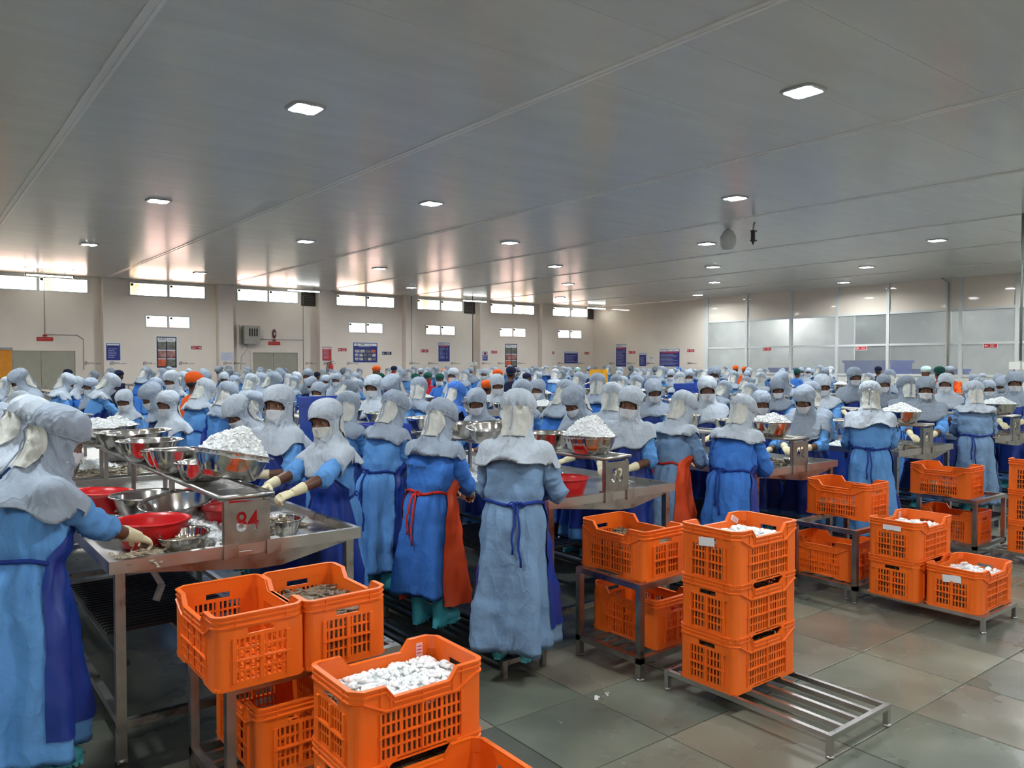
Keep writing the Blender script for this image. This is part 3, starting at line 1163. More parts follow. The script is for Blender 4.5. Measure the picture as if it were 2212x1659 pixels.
def table_meshes():
    D = {}
    h, y1 = TW / 2, TL
    p = MB()
    p.box2((-h + .02, .02, .872), (h - .02, y1 - .02, .888))
    p.box2((-h, 0, .868), (h, .03, .925))
    p.box2((-h, y1 - .03, .868), (h, y1, .925))
    p.box2((-h, .03, .868), (-h + .03, y1 - .03, .925))
    p.box2((h - .03, .03, .868), (h, y1 - .03, .925))
    D['tabletop'] = (p, M_STEEL)
    p = MB()
    p.rings([[(-h + .04, y, .868), (h - .04, y, .868), (.18, y, .79), (.05, y, .79)] for y in (.01, y1 - .01)], smooth=False)
    D['trough'] = (p, M_STEELD)
    p = MB()
    p.box((0, 0, .434), (.042, .042, .868))
    p.tube([(0, 0, 0), (0, 0, .02)], .027, 10)
    D['leg'] = (p, M_STEELD)
    p = MB()
    for y in (.06, y1 - .06):
        p.box2((-h + .06, y - .018, .15), (h - .06, y + .018, .186))
    for x in (-h + .06, h - .06):
        p.box2((x - .018, .06, .15), (x + .018, y1 - .06, .186))
    D['lower_rail'] = (p, M_STEELD)
    p = MB()
    for k in range(22):
        p.box2((-h + .08, .5 + k * .05, .45), (h - .5, .52 + k * .05, .465))
    for x in (-h + .08, -h + .4, h - .5):
        p.box2((x - .012, .06, .43), (x + .012, y1 - .06, .45))
    D['undershelf'] = (p, M_BLACK)
    p = MB()
    p.box2((-.125, .0, 1.145), (.125, y1, 1.155))
    for x in (-.125, .125):
        p.tube([(x, 0, 1.155), (x, y1, 1.155)], .0145, 8)
    for y in (0, y1):
        p.tube([(-.135, y, 1.155), (.135, y, 1.155)], .0145, 8)
    D['overshelf'] = (p, M_STEELD)
    p = MB()
    p.box((0, 0, (1.145 + .89) / 2), (.025, .025, 1.145 - .89))
    D['post'] = (p, M_STEELD)
    p = MB()
    p.box2((-.035, -.012, .86), (.035, .05, .932))
    D['clamp'] = (p, M_STEELD)
    return D


TM = {}
for k, (mb, m) in table_meshes().items():
    me = mb.mesh(k)
    me.materials.append(m)
    TM[k] = me


def number_plate(txt):
    p = MB()
    p.box2((-.112, -.002, -.105), (.112, .002, .1))
    me = p.mesh('number_plate')
    tm = text_mesh(txt, .135, .02, 'CENTER', .002)
    import bmesh
    bm = bmesh.new()
    bm.from_mesh(tm)
    bmesh.ops.remove_doubles(bm, verts=bm.verts, dist=1e-5)
    bmesh.ops.recalc_face_normals(bm, faces=bm.faces)
    bm.to_mesh(tm)
    bm.free()
    out = cut(me, tm, Matrix.Rotation(PI / 2, 4, 'X') @ Matrix.Diagonal((.85, 1, 1, 1)))
    out.materials.clear()
    out.materials.append(M_PLATE)
    return out


def work_table(xc, y0, label, num=None, full=True, shelf=True):
    t = thing('work_table', label, 'table', (xc, y0, 0), group='steel work tables')
    h = TW / 2
    link('tabletop', TM['tabletop'], None, t)
    link('trough', TM['trough'], None, t)
    for x in (-h + .05, h - .05):
        for y in (.05, TL - .05):
            link('leg', TM['leg'], None, t, (x, y, 0))
    link('lower_rail', TM['lower_rail'], None, t)
    if full:
        link('undershelf', TM['undershelf'], None, t)
    if shelf:
        link('overshelf', TM['overshelf'], None, t)
        for y in (.012, .95, 1.9, TL - .02):
            for x in (-.1, .1):
                link('post', TM['post'], None, t, (x, y, 0))
    if num:
        np_ = link('number_plate', number_plate(num), None, t, (0, -.006, 1.03))
        np_['label'] = 'steel plate with the number %s cut out' % num
        for x in (-.08, .13):
            link('clamp', TM['clamp'], None, t, (x, 0, 0))
    return t


NUMW = {'84': 'eighty four', '83': 'eighty three', '82': 'eighty two', '81': 'eighty one', '80': 'eighty'}
NUM = {3: '84', 4: '83', 5: '82', 6: '81', 7: '80'}
for r, y in enumerate(ROWY):
    for c in range(2, 13):
        xc = COLX[c]
        if c == 2 and r == 0:
            continue
        # what the camera can look at: inside the picture's left edge and not past the partition
        if r == 0 and c > 8 or r == 1 and c > 10 or r == 2 and c > 11 or r == 2 and c < 3:
            continue
        num = NUM.get(c) if r == 0 else None
        lab = 'steel work table, %s line from the left, %s block from the front aisle' % (ORD[c - 2], ORD[r])
        if num:
            lab = 'steel work table with the number plate %s at the front aisle' % NUMW[num]
        work_table(xc, y, lab, num, r == 0, True)
work_table(2.75, 19.5, 'far steel work table with the number plate five', '5', False)
work_table(5.45, 23.6, 'far steel work table with the number plate fourteen', '14', False)
# drain pipe under table eighty four
t = thing('drain_pipe', 'white bent drain pipe under table eighty four', 'pipe', (1.02, 4.35, 0))
p = MB()
p.tube([(0, 0, .80), (0, 0, .72), (.02, -.02, .68), (.035, -.03, .65)], .016, 10)
p.tube([(.035, -.03, .655), (0, -.05, .58)], .019, 10)
obj('pipe', p, M_PVC, t)

# standing platforms along the tables
p = MB()
for k in range(5):
    x = -.145 + k * .0725
    p.box2((x - .014, 0, .078), (x + .014, 2.85, .1))
pl_slat = p
pm = {}
p = MB()
p.box2((-.014, .03, .078), (.014, 2.82, .1))
pm['slat'] = p.mesh('slat')
pm['slat'].materials.append(M_BLACK)
p = MB()
p.box2((-.165, -.0, .072), (.165, .03, .1))
pm['end_bar'] = p.mesh('end_bar')
pm['end_bar'].materials.append(M_STEELD)
p = MB()
p.box((0, 0, .036), (.03, .03, .072))
pm['leg'] = p.mesh('leg')
pm['leg'].materials.append(M_STEELD)


def platform(x, y, label):
    t = thing('standing_platform', label, 'platform', (x, y, 0), group='low slatted platforms along the tables')
    for k in range(5):
        link('slat', pm['slat'], None, t, (-.145 + k * .0725, 0, 0))
    for yy in (0, 2.82):
        link('end_bar', pm['end_bar'], None, t, (0, yy, 0))
    for yy in (.015, 1.4, 2.835):
        for xx in (-.145, .145):
            link('leg', pm['leg'], None, t, (xx, yy, 0))
    return t


for c in range(3, 8):
    nm = NUMW[NUM[c]]
    platform(COLX[c] - TW / 2 - .40, 3.54, 'low dark slatted platform on the left side of table %s' % nm)
    platform(COLX[c] + TW / 2 + .40, 3.54, 'low dark slatted platform on the right side of table %s' % nm)

# ================================================================ BOWLS


def bowl_mb(R, h, n=36, flute=0, wall=.003):
    """pressed basin: flat base, rounded foot, flared wall, rolled flat rim"""
    prof = [(0, 0), (.55 * R, 0), (.64 * R, .06 * h), (.74 * R, .3 * h), (.84 * R, .68 * h), (.89 * R, .96 * h), (.9 * R, h),
            (R * .985, h + .002), (R, h - .001), (R * .985, h + .005), (.885 * R, h + .003), (.87 * R, .94 * h), (.82 * R, .68 * h),
            (.72 * R, .32 * h), (.62 * R, .06 * h + wall), (.54 * R, wall), (0, wall)]
    p = MB()
    if not flute:
        p.lathe(prof, n)
    else:
        rs = []
        for r, z in prof:
            k = 0 if r < .6 * R or r > .95 * R else 1
            rs.append([(r * (1 + .03 * k * math.cos(flute * 2 * PI * i / n)) * math.cos(2 * PI * i / n), r * (1 + .03 * k * math.cos(flute * 2 * PI * i / n)) * math.sin(2 * PI * i / n), z) for i in range(n)])
        p.rings(rs, False, False)
    return p


BM = {}


def bowl_mesh(R, h, m, flute=0):
    k = (R, h, m.name, flute)
    if k not in BM:
        me = bowl_mb(R, h, 40 if not flute else 64, flute).mesh('bowl')
        me.materials.append(m)
        BM[k] = me
    return BM[k]


def tub_mesh(R, h):
    k = ('tub', R, h)
    if k not in BM:
        prof = [(0, 0), (.7 * R, 0), (.74 * R, .01), (.92 * R, h * .8), (.94 * R, h * .95), (R, h * .95), (R, h), (.93 * R, h + .001), (.9 * R, h * .8), (.71 * R, .012), (0, .012)]
        p = MB()
        p.lathe(prof, 36)
        me = p.mesh('tub')
        me.materials.append(M_TUB)
        BM[k] = me
    return BM[k]


def steel_bowl(label, x, y, z, R=.2, h=.125, rot=(0, 0, 0), group='steel bowls', flute=0):
    o = link('steel_bowl', bowl_mesh(R, h, M_BOWL, flute), None, None, (x, y, z), rot)
    return tag(o, label, 'bowl', group)


def red_tub(label, x, y, z, R=.17, h=.13, rot=(0, 0, 0)):
    o = link('red_tub', tub_mesh(R, h), None, None, (x, y, z), rot)
    return tag(o, label, 'tub', 'red plastic tubs')


def chunk(p, c, s, r, flat=.7):
    q = Matrix.Translation(c) @ Matrix.Rotation(r.uniform(0, 6.3), 4, 'Z') @ Matrix.Rotation(r.uniform(-.9, .9), 4, 'X') @ Matrix.Rotation(r.uniform(-.9, .9), 4, 'Y')
    a, b_, c_ = s * r.uniform(.7, 1.2), s * r.uniform(.5, 1), s * flat * r.uniform(.6, 1)
    k = r.uniform(.45, .75)
    vs = [Vector(v) for v in ((-a, -b_, -c_), (a, -b_ * k, -c_), (a * k, b_, -c_), (-a, b_ * k, -c_), (-a * k, -b_, c_), (a * k, -b_ * k, c_), (a, b_ * k, c_ * k), (-a * k, b_, c_))]
    p.add([q @ v for v in vs], [(0, 3, 2, 1), (4, 5, 6, 7), (0, 1, 5, 4), (1, 2, 6, 5), (2, 3, 7, 6), (3, 0, 4, 7)], 1)


ICE = {}


def cube_ice(p, c, s, r):
    """a rounded piece of tube ice"""
    q = Matrix.Translation(c) @ Matrix.Rotation(r.uniform(0, 6.3), 4, 'Z') @ Matrix.Rotation(r.uniform(-1.3, 1.3), 4, 'X') @ Matrix.Rotation(r.uniform(-.6, .6), 4, 'Y')
    p.ell((0, 0, 0), (s * r.uniform(.9, 1.3), s * r.uniform(.7, 1), s * r.uniform(.35, .6)), 8, 5, q, 1)


def ice_mesh(R, h, seed, nc=150, sx=1.0, sy=1.0, cs=.012, base=.0):
    nc = int(nc * 1.7)
    k = (R, h, seed, nc, sx, sy)
    if k in ICE:
        return ICE[k]
    r = random.Random(seed)
    p = MB()
    rs = []
    n = 32

    def hh(x, y):
        d = math.hypot(x, y) / R
        return h * max(0, (1 - d ** 1.5)) * (1 + .28 * nz(x * 9 + seed, y * 9, 0)) + .012 * nz(x * 30, y * 30, seed)
    for i in range(11):
        q = R * (1 - i / 10) + 1e-4
        rs.append([(q * math.cos(2 * PI * j / n) * sx, q * math.sin(2 * PI * j / n) * sy, hh(q * math.cos(2 * PI * j / n), q * math.sin(2 * PI * j / n)) + base) for j in range(n)])
    p.rings(rs, True, True, smooth=False)
    for _ in range(nc):
        d = R * math.sqrt(r.random()) * .97
        a = r.uniform(0, 2 * PI)
        x, y = d * math.cos(a), d * math.sin(a)
        chunk(p, (x * sx, y * sy, hh(x, y) + base + .003), cs * r.uniform(.6, 1.25), r)
    me = p.mesh('ice')
    me.materials.append(M_ICEC)
    me.materials.append(M_ICE)
    ICE[k] = me
    return me


def ice(label, x, y, z, R, h, seed=1, nc=150, rot=(0, 0, 0), sx=1, sy=1, cs=.0115):
    o = link('crushed_ice', ice_mesh(R, h, seed, nc, sx, sy, cs), None, None, (x, y, z), rot)
    return tag(o, label, 'ice', 'crushed ice heaps', 'stuff')


def prawn(p, M, L=.09, curl=1.6, n=6):
    rs = []
    for i in range(8):
        t = i / 7
        a = -curl / 2 + curl * t
        R_ = L / curl
        c = Vector((R_ * math.sin(a), R_ * math.cos(a) - R_, 0))
        r_ = L * (.135 - .1 * t) * (1 if i else .4)
        nrm = Vector((math.sin(a), math.cos(a), 0))
        rs.append([M @ (c + nrm * (r_ * math.cos(2 * PI * k / n)) + Vector((0, 0, r_ * .85 * math.sin(2 * PI * k / n)))) for k in range(n)])
    p.rings(rs)
    a = curl / 2
    R_ = L / curl
    e = Vector((R_ * math.sin(a), R_ * math.cos(a) - R_, 0))
    d = Vector((math.cos(a), -math.sin(a), 0))
    s_ = Vector((math.sin(a), math.cos(a), 0))
    p.add([M @ (e - s_ * .004), M @ (e + s_ * .004), M @ (e + d * L * .2 + s_ * L * .1), M @ (e + d * L * .2 - s_ * L * .1)], [(0, 1, 2, 3)])


PR = {}


def prawn_heap(R, h, seed, num, sx=1, sy=1, L=.085):
    k = (R, h, seed, num, sx, sy)
    if k in PR:
        return PR[k]
    r = random.Random(seed)
    p = MB()
    for _ in range(num):
        d = R * math.sqrt(r.random())
        a = r.uniform(0, 6.28)
        z = h * max(0, 1 - (d / R) ** 2) * r.uniform(.6, 1) + .008
        M = Matrix.Translation((d * math.cos(a) * sx, d * math.sin(a) * sy, z)) @ Matrix.Rotation(r.uniform(0, 6.28), 4, 'Z') @ Matrix.Rotation(r.uniform(-.4, .4), 4, 'X') @ Matrix.Rotation(r.uniform(-.4, .4), 4, 'Y')
        prawn(p, M, L * r.uniform(.8, 1.15), r.uniform(1.0, 2.2))
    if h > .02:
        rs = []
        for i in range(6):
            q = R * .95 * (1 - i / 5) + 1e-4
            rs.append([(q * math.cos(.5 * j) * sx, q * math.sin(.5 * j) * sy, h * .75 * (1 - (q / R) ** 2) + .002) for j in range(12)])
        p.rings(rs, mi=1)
    me = p.mesh('prawns')
    me.materials.append(M_PRAWN)
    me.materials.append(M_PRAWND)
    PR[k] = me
    return me


def prawns(label, x, y, z, R, h, seed, num, rot=(0, 0, 0), sx=1, sy=1):
    o = link('prawns', prawn_heap(R, h, seed, num, sx, sy), None, None, (x, y, z), rot)
    return tag(o, label, 'prawns', 'raw prawn heaps', 'stuff')


OZ = 1.171  # top of the overshelf tubes
TS_ = .888  # table pan
X84 = COLX[3]
# table eighty four, overshelf from the front
tl = math.radians(13)
steel_bowl('tilted steel bowl heaped with ice, first on the overshelf of table eighty four', X84 - .02, 4.02, OZ + .045, .205, .13, (.0, tl, .25))
ice('ice heap in the tilted bowl, first on the overshelf of table eighty four', X84 + .005, 4.02, OZ + .150, .185, .145, 3, 300, (0, tl, .25))
steel_bowl('small steel bowl behind the ice bowl on the overshelf of table eighty four', X84 - .04, 4.36, OZ, .15, .1, (0, 0, 0))
steel_bowl('large empty steel bowl, third on the overshelf of table eighty four', X84 - .04, 4.74, OZ, .205, .13, (-.05, .05, 0))
steel_bowl('small steel bowl between two large ones on the overshelf of table eighty four', X84 - .04, 5.1, OZ, .15, .1)
steel_bowl('large steel bowl with a few prawns on the overshelf of table eighty four', X84 - .05, 5.46, OZ, .205, .13)
prawns('peeled prawns lying in the large bowl on the overshelf of table eighty four', X84 - .05, 5.46, OZ + .045, .15, .02, 4, 45)
steel_bowl('deep steel bowl toward the far end of the overshelf of table eighty four', X84 + .0, 5.92, OZ, .21, .15, (0, -.06, 0))
steel_bowl('steel bowl at the far end of the overshelf of table eighty four', X84 - .02, 6.36, OZ, .2, .12)
steel_bowl('steel bowl of ice on the overshelf just behind table eighty four', X84 - .1, 6.95, OZ, .2, .12)
ice('ice heap on the overshelf just behind table eighty four', X84 - .1, 6.95, OZ + .115, .175, .07, 5, 120)
# on the pan of table eighty four
red_tub('red tub nearest the front left of table eighty four', .98, 4.20, TS_, .185, .135)
red_tub('red tub farther back on the left of table eighty four', .93, 5.22, TS_, .185, .15, (0, .06, 0))
red_tub('red tub half hidden behind the number plate eighty four', 1.42, 4.28, TS_, .17, .14)
red_tub('red tub far back on table eighty four beneath the overshelf', 1.5, 5.0, TS_, .17, .13)
steel_bowl('small steel bowl of prawns at the front edge of table eighty four', 1.075, 3.98, TS_ + .012, .125, .075, (.06, -.06, 0), flute=16)
prawns('peeled prawns in the small bowl at the front edge of table eighty four', 1.075, 3.98, TS_ + .04, .085, .012, 6, 26)
steel_bowl('large steel basin in the middle of table eighty four', 1.13, 4.9, TS_ + .01, .215, .14)
prawns('prawns in the large basin in the middle of table eighty four', 1.13, 4.9, TS_ + .06, .15, .03, 7, 50)
steel_bowl('large tilted steel basin leaning on ice in the middle of table eighty four', 1.2, 4.53, TS_ + .03, .2, .13, (.1, -.12, 0))
steel_bowl('fluted steel bowl of prawns right of the number plate eighty four', 1.575, 4.02, TS_, .12, .09, (0, 0, 0), flute=14)
prawns('prawns in the fluted bowl right of the number plate eighty four', 1.575, 4.02, TS_ + .045, .09, .04, 8, 40)
steel_bowl('shallow steel bowl at the left edge of table eighty four', .83, 4.72, TS_, .13, .07, flute=12)
ice('loose ice spread over the middle of table eighty four', 1.27, 4.33, TS_, .36, .085, 11, 460, (0, 0, .1), .85, 1.5, .0125)
prawns('raw prawns scattered along the front of table eighty four', 1.2, 4.0, TS_, .3, .018, 12, 150, (0, 0, 0), 1.1, .42)
prawns('raw prawns under the hands at the front left of table eighty four', .86, 3.93, TS_, .14, .012, 13, 60, sx=.9)
prawns('raw prawns on the right side of table eighty four', 1.72, 4.25, TS_, .15, .01, 14, 30, sx=.7)
for k, (x, y, r_) in enumerate([(1.08, 3.865, .2), (1.15, 3.872, -.1), (1.185, 3.87, .1), (1.225, 3.88, .3)]):
    q = MB()
    q.box((0, 0, .001), (.045, .026, .002))
    tag(obj('paper_tag', q, M_PAPER, None, (x, y - .055, .9245), (0, 0, r_)), 'small white paper tag at the front rim of table eighty four, %s from left' % ORD[k], 'tag', 'white paper tags')
# table eighty three
X83 = COLX[4]
steel_bowl('steel bowl heaped with ice on the front end of the overshelf of table eighty three', X83 - .07, 4.0, OZ, .2, .125, (0, .04, 0), flute=10)
ice('ice heap in the bowl on the front of the overshelf of table eighty three', X83 - .07, 4.0, OZ + .115, .178, .14, 21, 280)
steel_bowl('steel bowl behind the ice bowl on the overshelf of table eighty three', X83 - .12, 4.4, OZ, .19, .12)
steel_bowl('wide steel bowl showing its bright inside on the overshelf of table eighty three', X83 - .14, 5.05, OZ, .21, .13, (.1, -.1, 0))
steel_bowl('steel bowl beyond the wide bright one on the overshelf of table eighty three', X83 - .1, 5.5, OZ, .2, .125)
steel_bowl('farthest steel bowl on the overshelf of table eighty three', X83 - .05, 6.2, OZ, .2, .13)
red_tub('red tub left of the number plate eighty three', X83 - .28, 4.02, TS_, .17, .135)
steel_bowl('small fluted steel bowl behind the red tub on table eighty three', X83 - .02, 4.5, TS_, .125, .09, flute=16)
steel_bowl('shallow steel dish right of the number plate eighty three', X83 + .2, 3.98, TS_, .12, .06, flute=12)
prawns('raw prawns heaped on the left side of table eighty three', X83 - .38, 4.3, TS_, .2, .05, 23, 90, sx=.6, sy=1.4)
prawns('raw prawns left of the red tub on table eighty three', X83 - .47, 4.0, TS_, .12, .02, 24, 45)
ice('loose ice on table eighty three', X83 - .1, 4.9, TS_, .3, .05, 25, 160, sx=.9, sy=1.5)
# table eighty two
X82 = COLX[5]
steel_bowl('steel bowl heaped with ice on the front of the overshelf of table eighty two', X82 - .18, 3.98, OZ, .2, .125, (0, .03, 0))
ice('ice heap in the bowl on the front of the overshelf of table eighty two', X82 - .18, 3.98, OZ + .12, .175, .07, 31, 220)
steel_bowl('steel bowl behind the ice bowl on the overshelf of table eighty two', X82 - .16, 4.38, OZ, .18, .12)
steel_bowl('steel bowl at the middle of the overshelf of table eighty two', X82 - .1, 5.0, OZ, .2, .13)
steel_bowl('steel bowl at the far end of the overshelf of table eighty two', X82 - .05, 5.9, OZ, .2, .13)
steel_bowl('large steel basin at the front left of table eighty two', X82 - .28, 4.15, TS_, .2, .11, (.08, -.1, 0))
steel_bowl('small shallow steel dish at the front left corner of table eighty two', X82 - .36, 3.93, TS_, .11, .06, flute=12)
steel_bowl('shallow steel dish right of the number plate eighty two', X82 + .22, 3.98, TS_, .12, .06)
# tables 81, 80
X81 = COLX[6]
steel_bowl('steel bowl heaped with ice on the front of the overshelf of table eighty one', X81 - .2, 3.98, OZ, .21, .13)
ice('ice heap in the bowl on the front of the overshelf of table eighty one', X81 - .2, 3.98, OZ + .125, .185, .085, 41, 200)
steel_bowl('steel bowl behind the ice bowl on the overshelf of table eighty one', X81 - .12, 4.4, OZ, .19, .12)
steel_bowl('wide shallow steel basin on the left of table eighty one', X81 - .3, 4.1, TS_, .23, .1, (.05, -.05, 0))
prawns('raw prawns right of the basin on table eighty one', X81 + .02, 4.15, TS_, .14, .03, 42, 40)
X80 = COLX[7]
steel_bowl('steel bowl heaped with ice on the overshelf of table eighty', X80 - .05, 3.98, OZ, .22, .13)
ice('ice heap in the bowl on the overshelf of table eighty', X80 - .05, 3.98, OZ + .125, .19, .08, 43, 180)
red_tub('red tub on table eighty at the right edge of the picture', X80 - .1, 4.2, TS_, .2, .14)
prawns('prawns on the front edge of table eighty', X80 - .4, 4.0, TS_, .16, .03, 44, 40)
# bowls farther back, one group
far_b = []
fb = random.Random(5)
for r in (1, 2):
    for c in range(2, 11 + (r == 2)):
        if r == 2 and c < 3:
            continue
        for q in range(fb.choice([2, 3, 3])):
            far_b.append((COLX[c] + fb.uniform(-.08, .08), ROWY[r] + .35 + q * .75 + fb.uniform(-.1, .1), c, r, q))
for (x, y, c, r, q) in far_b:
    steel_bowl('steel bowl, %s line of tables, %s block, %s along the overshelf' % (ORD[c - 2], ORD[r], ORD[q]), x, y, OZ, .2, .125, group='steel bowls in the far blocks')
    if q == 0 and fb.random() < .6:
        ice('ice in the first bowl of the %s table line, %s block from the front' % (ORD[c - 2], ORD[r]), x, y, OZ + .12, .175, .07, 50 + (c % 3), 90)
for r in (0, 1, 2):
    for c in range(2, 11 + (r == 2)):
        if r == 0 and c < 5 or r == 0 and c > 7 or r == 2 and c < 3:
            continue
        nm_ = 'the %s table line, %s block' % (ORD[c - 2], ORD[r])
        ice('loose ice spread on ' + nm_, COLX[c] - .12, ROWY[r] + 1.1, TS_, .34, .05, 71 + c % 2, 150, (0, 0, .1 * c), .9, 2.2)
        prawns('raw prawns spread on ' + nm_, COLX[c] + .05, ROWY[r] + .45, TS_, .34, .03, 81 + c % 2, 110, (0, 0, .2 * c), 1.2, 1.0)
        if r:
            steel_bowl('steel bowl on the pan of ' + nm_, COLX[c] - .3, ROWY[r] + .5, TS_, .15, .1, group='steel bowls on far pans')
            steel_bowl('second steel bowl on the pan of ' + nm_, COLX[c] + .3, ROWY[r] + 1.3, TS_, .17, .11, group='steel bowls on far pans')
for i, (x, y) in enumerate([(8.3, 7.1), (8.6, 7.6), (10.9, 10.0), (10.6, 10.4), (1.0, 8.2), (13.0, 10.2)]):
    red_tub('red tub on a table in the far blocks, %s of six' % ORD[i], x, y, TS_, .18, .13)
red_tub('red tub of ice among the workers on the left', 1.15, 7.3, OZ, .15, .12)
ice('ice heap in the red tub among the workers on the left', 1.15, 7.3, OZ + .11, .135, .1, 61, 110)
tub_stack('blue tub standing on the table behind the woman who looks at the camera', (3.42, 7.55, TS_), .4, .34, .56)
tub_stack('blue tub on table eighty three beside the bowls', (3.42, 6.3, TS_), .36, .34, .36)
tub_stack('blue tub on a far table in the middle of the crowd', (11.0, 8.9, TS_), .6, .45, .55)
# steel tray stand on a table
q = MB()
q.box2((-.2, -.13, 0), (.2, .13, .004))
for a in ((-.2, -.13, .2, -.126), (-.2, .126, .2, .13), (-.2, -.13, -.196, .13), (.196, -.13, .2, .13)):
    q.box2((a[0], a[1], 0), (a[2], a[3], .07))
tag(obj('steel_tray', q, M_STEEL, None, (5.7, 7.6, OZ), (0, 0, -.2)), 'rectangular steel tray with pale fish in front of the green capped men', 'tray')

# ================================================================ CRATES
CL, CW, CH = .54, .36, .29


def crate_meshes():
    D = {}
    a, b_ = CL / 2, CW / 2
    th = .009
    ca, cb = .1, .074   # solid corner width on long, short side
    H2 = CH - .045        # dipped rim in the middle of the long sides
    # long side, in the local frame: x along, y = 0 outer face, inwards +y
    p = MB()
    x0, x1 = -a + ca, a - ca
    zb = .026
    zt = H2 - .05
    rows = 4
    rh = (zt - zb) / rows
    for r in range(rows + 1):
        p.box2((x0, 0, zb + r * rh - (.004 if r else .0)), (x1, th, zb + r * rh + .004))
        if r == 2:
            p.box2((x0 - .01, -.007, zb + r * rh - .003), (x1 + .01, 0, zb + r * rh + .003))
    gw = (x1 - x0) / 4
    for g in range(4):
        for k in range(5):
            x = x0 + g * gw + k * (gw / 4)
            wv = .013 if k in (0, 4) else .0085
            p.box2((x - wv / 2, .001, zb), (x + wv / 2, th - .001, zt))
        if g in (0, 2):
            p.box2((x0 + g * gw - .004, -.006, zb), (x0 + g * gw + .004, .001, zt))
    p.box2((x1 - .004, -.006, zb), (x1 + .004, .001, zt))
    # bottom skirt with a raised arch
    p.rings([[(x0, y, 0), (x0, y, zb), (x1, y, zb), (x1, y, 0), (x1 - .035, y, 0), (x1 - .07, y, .022), (x0 + .07, y, .022), (x0 + .035, y, 0)] for y in (0, th)], smooth=False)
    D['side_panel'] = p
    # short side
    p = MB()
    y0, y1 = -b_ + cb, b_ - cb
    zt2 = CH - .092
    rh = (zt2 - zb) / rows
    for r in range(rows + 1):
        p.box2((y0, 0, zb + r * rh - (.004 if r else 0)), (y1, th, zb + r * rh + (.004 if r < rows else 0)))
        if r == 2:
            p.box2((y0 - .01, -.012, zb + r * rh - .003), (y1 + .01, 0, zb + r * rh + .003))
    for k in range(11):
        x = y0 + k * (y1 - y0) / 10
        wv = .016 if k in (0, 5, 10) else .008
        p.box2((x - wv / 2, .001 if wv < .01 else -.008, zb), (x + wv / 2, th - .001, zt2))
    p.box2((y0, 0, 0), (y1, th, zb))
    # band with the hand hole
    p.box2((y0, 0, zt2), (-.052, th, CH - .05))
    p.box2((.052, 0, zt2), (y1, th, CH - .05))
    p.box2((-.052, 0, zt2), (.052, th, zt2 + .01))
    p.box2((-.052, 0, CH - .057), (.052, th, CH - .048))
    D['end_panel'] = p
    # corner post: quarter-round shell at +x +y corner
    p = MB()
    R = .035
    out = [(a - ca, b_)] + [(a - R + R * math.sin(t), b_ - R + R * math.cos(t)) for t in [PI / 2 * k / 6 for k in range(7)]] + [(a, b_ - cb)]
    inn = [(a - ca, b_ - th)] + [(a - R + (R - th) * math.sin(t), b_ - R + (R - th) * math.cos(t)) for t in [PI / 2 * k / 6 for k in range(7)]] + [(a - th, b_ - cb)]
    p.rings([[(x, y, 0), (xi, yi, 0), (xi, yi, CH - .05), (x, y, CH - .05)] for (x, y), (xi, yi) in zip(out, inn)], smooth=False)
    D['corner_post'] = p
    # rim: loop of stations with a dipping top and two ribs
    p = MB()
    st_ = []

    def zz(x, side):
        if not side:
            return CH
        u = abs(x)
        if u < a - .155:
            return H2
        if u < a - .12:
            return H2 + (CH - H2) * (u - (a - .155)) / .035
        return CH
    loop = []
    xs = [-(a - R), -(a - .12), -(a - .155), -.1, 0, .1, a - .155, a - .12, a - R]
    for x in xs:
        loop.append((x, -b_, 0, -1, zz(x, 1)))
    for k in range(1, 6):
        t = PI / 2 * k / 6
        loop.append((a - R + R * math.sin(t), -b_ + R - R * math.cos(t), math.sin(t), -math.cos(t), CH))
    for y in (-b_ + R, 0, b_ - R):
        loop.append((a, y, 1, 0, CH))
    full = loop + [(-x, -y, -nx, -ny, z) for x, y, nx, ny, z in loop]
    full2 = []
    for q in full:
        if not full2 or abs(q[0] - full2[-1][0]) + abs(q[1] - full2[-1][1]) > 1e-5:
            full2.append(q)
    rs = []
    e = .0075
    for x, y, nx, ny, z in full2 + [full2[0]]:
        lo = H2 - .053 if abs(ny) > .99 and abs(x) < a - .1 else CH - .053

        def P(o, zv):
            return (x + nx * o, y + ny * o, zv)
        prof = [P(-th - .0015, lo), P(.0012, lo), P(.0012, lo + .004), P(e, lo + .006), P(e, lo + .011), P(.0012, lo + .013), P(.0012, z - .027), P(e * .9, z - .025), P(e * .9, z - .02), P(.001, z - .018), P(.001, z - .008), P(e, z - .006), P(e, z), P(-th - .003, z), P(-th - .0015, z - .01)]
        rs.append(prof)
    p.rings(rs, False, False, smooth=False)
    # vertical stiffeners on the band
    for sy in (-1, 1):
        for x in (-a + .1, -.13, 0, .13, a - .1):
            z1 = zz(x, 1)
            p.box2((x - .002, sy * b_, z1 - .07), (x + .002, sy * (b_ + e * .8), z1 - .005))
    for sx in (-1, 1):
        for y in (-.1, .1):
            p.box2((sx * a, y - .002, CH - .055), (sx * (a + e * .8), y + .002, CH - .005))
    D['rim'] = p
    p = MB()
    for k in range(9):
        y = -b_ + .01 + k * (CW - .02) / 8
        p.box2((-a + .01, y - .008, .008), (a - .01, y + .008, .016))
    for k in range(13):
        x = -a + .01 + k * (CL - .02) / 12
        p.box2((x - .008, -b_ + .01, .006), (x + .008, b_ - .01, .014))
    D['base'] = p
    return D


CM = {}
for k, p in crate_meshes().items():
    for cname, m in (('orange', M_CRATE), ('yellow', M_CRATEY)):
        me = p.mesh(k)
        me.materials.append(m)
        CM[(cname, k)] = me


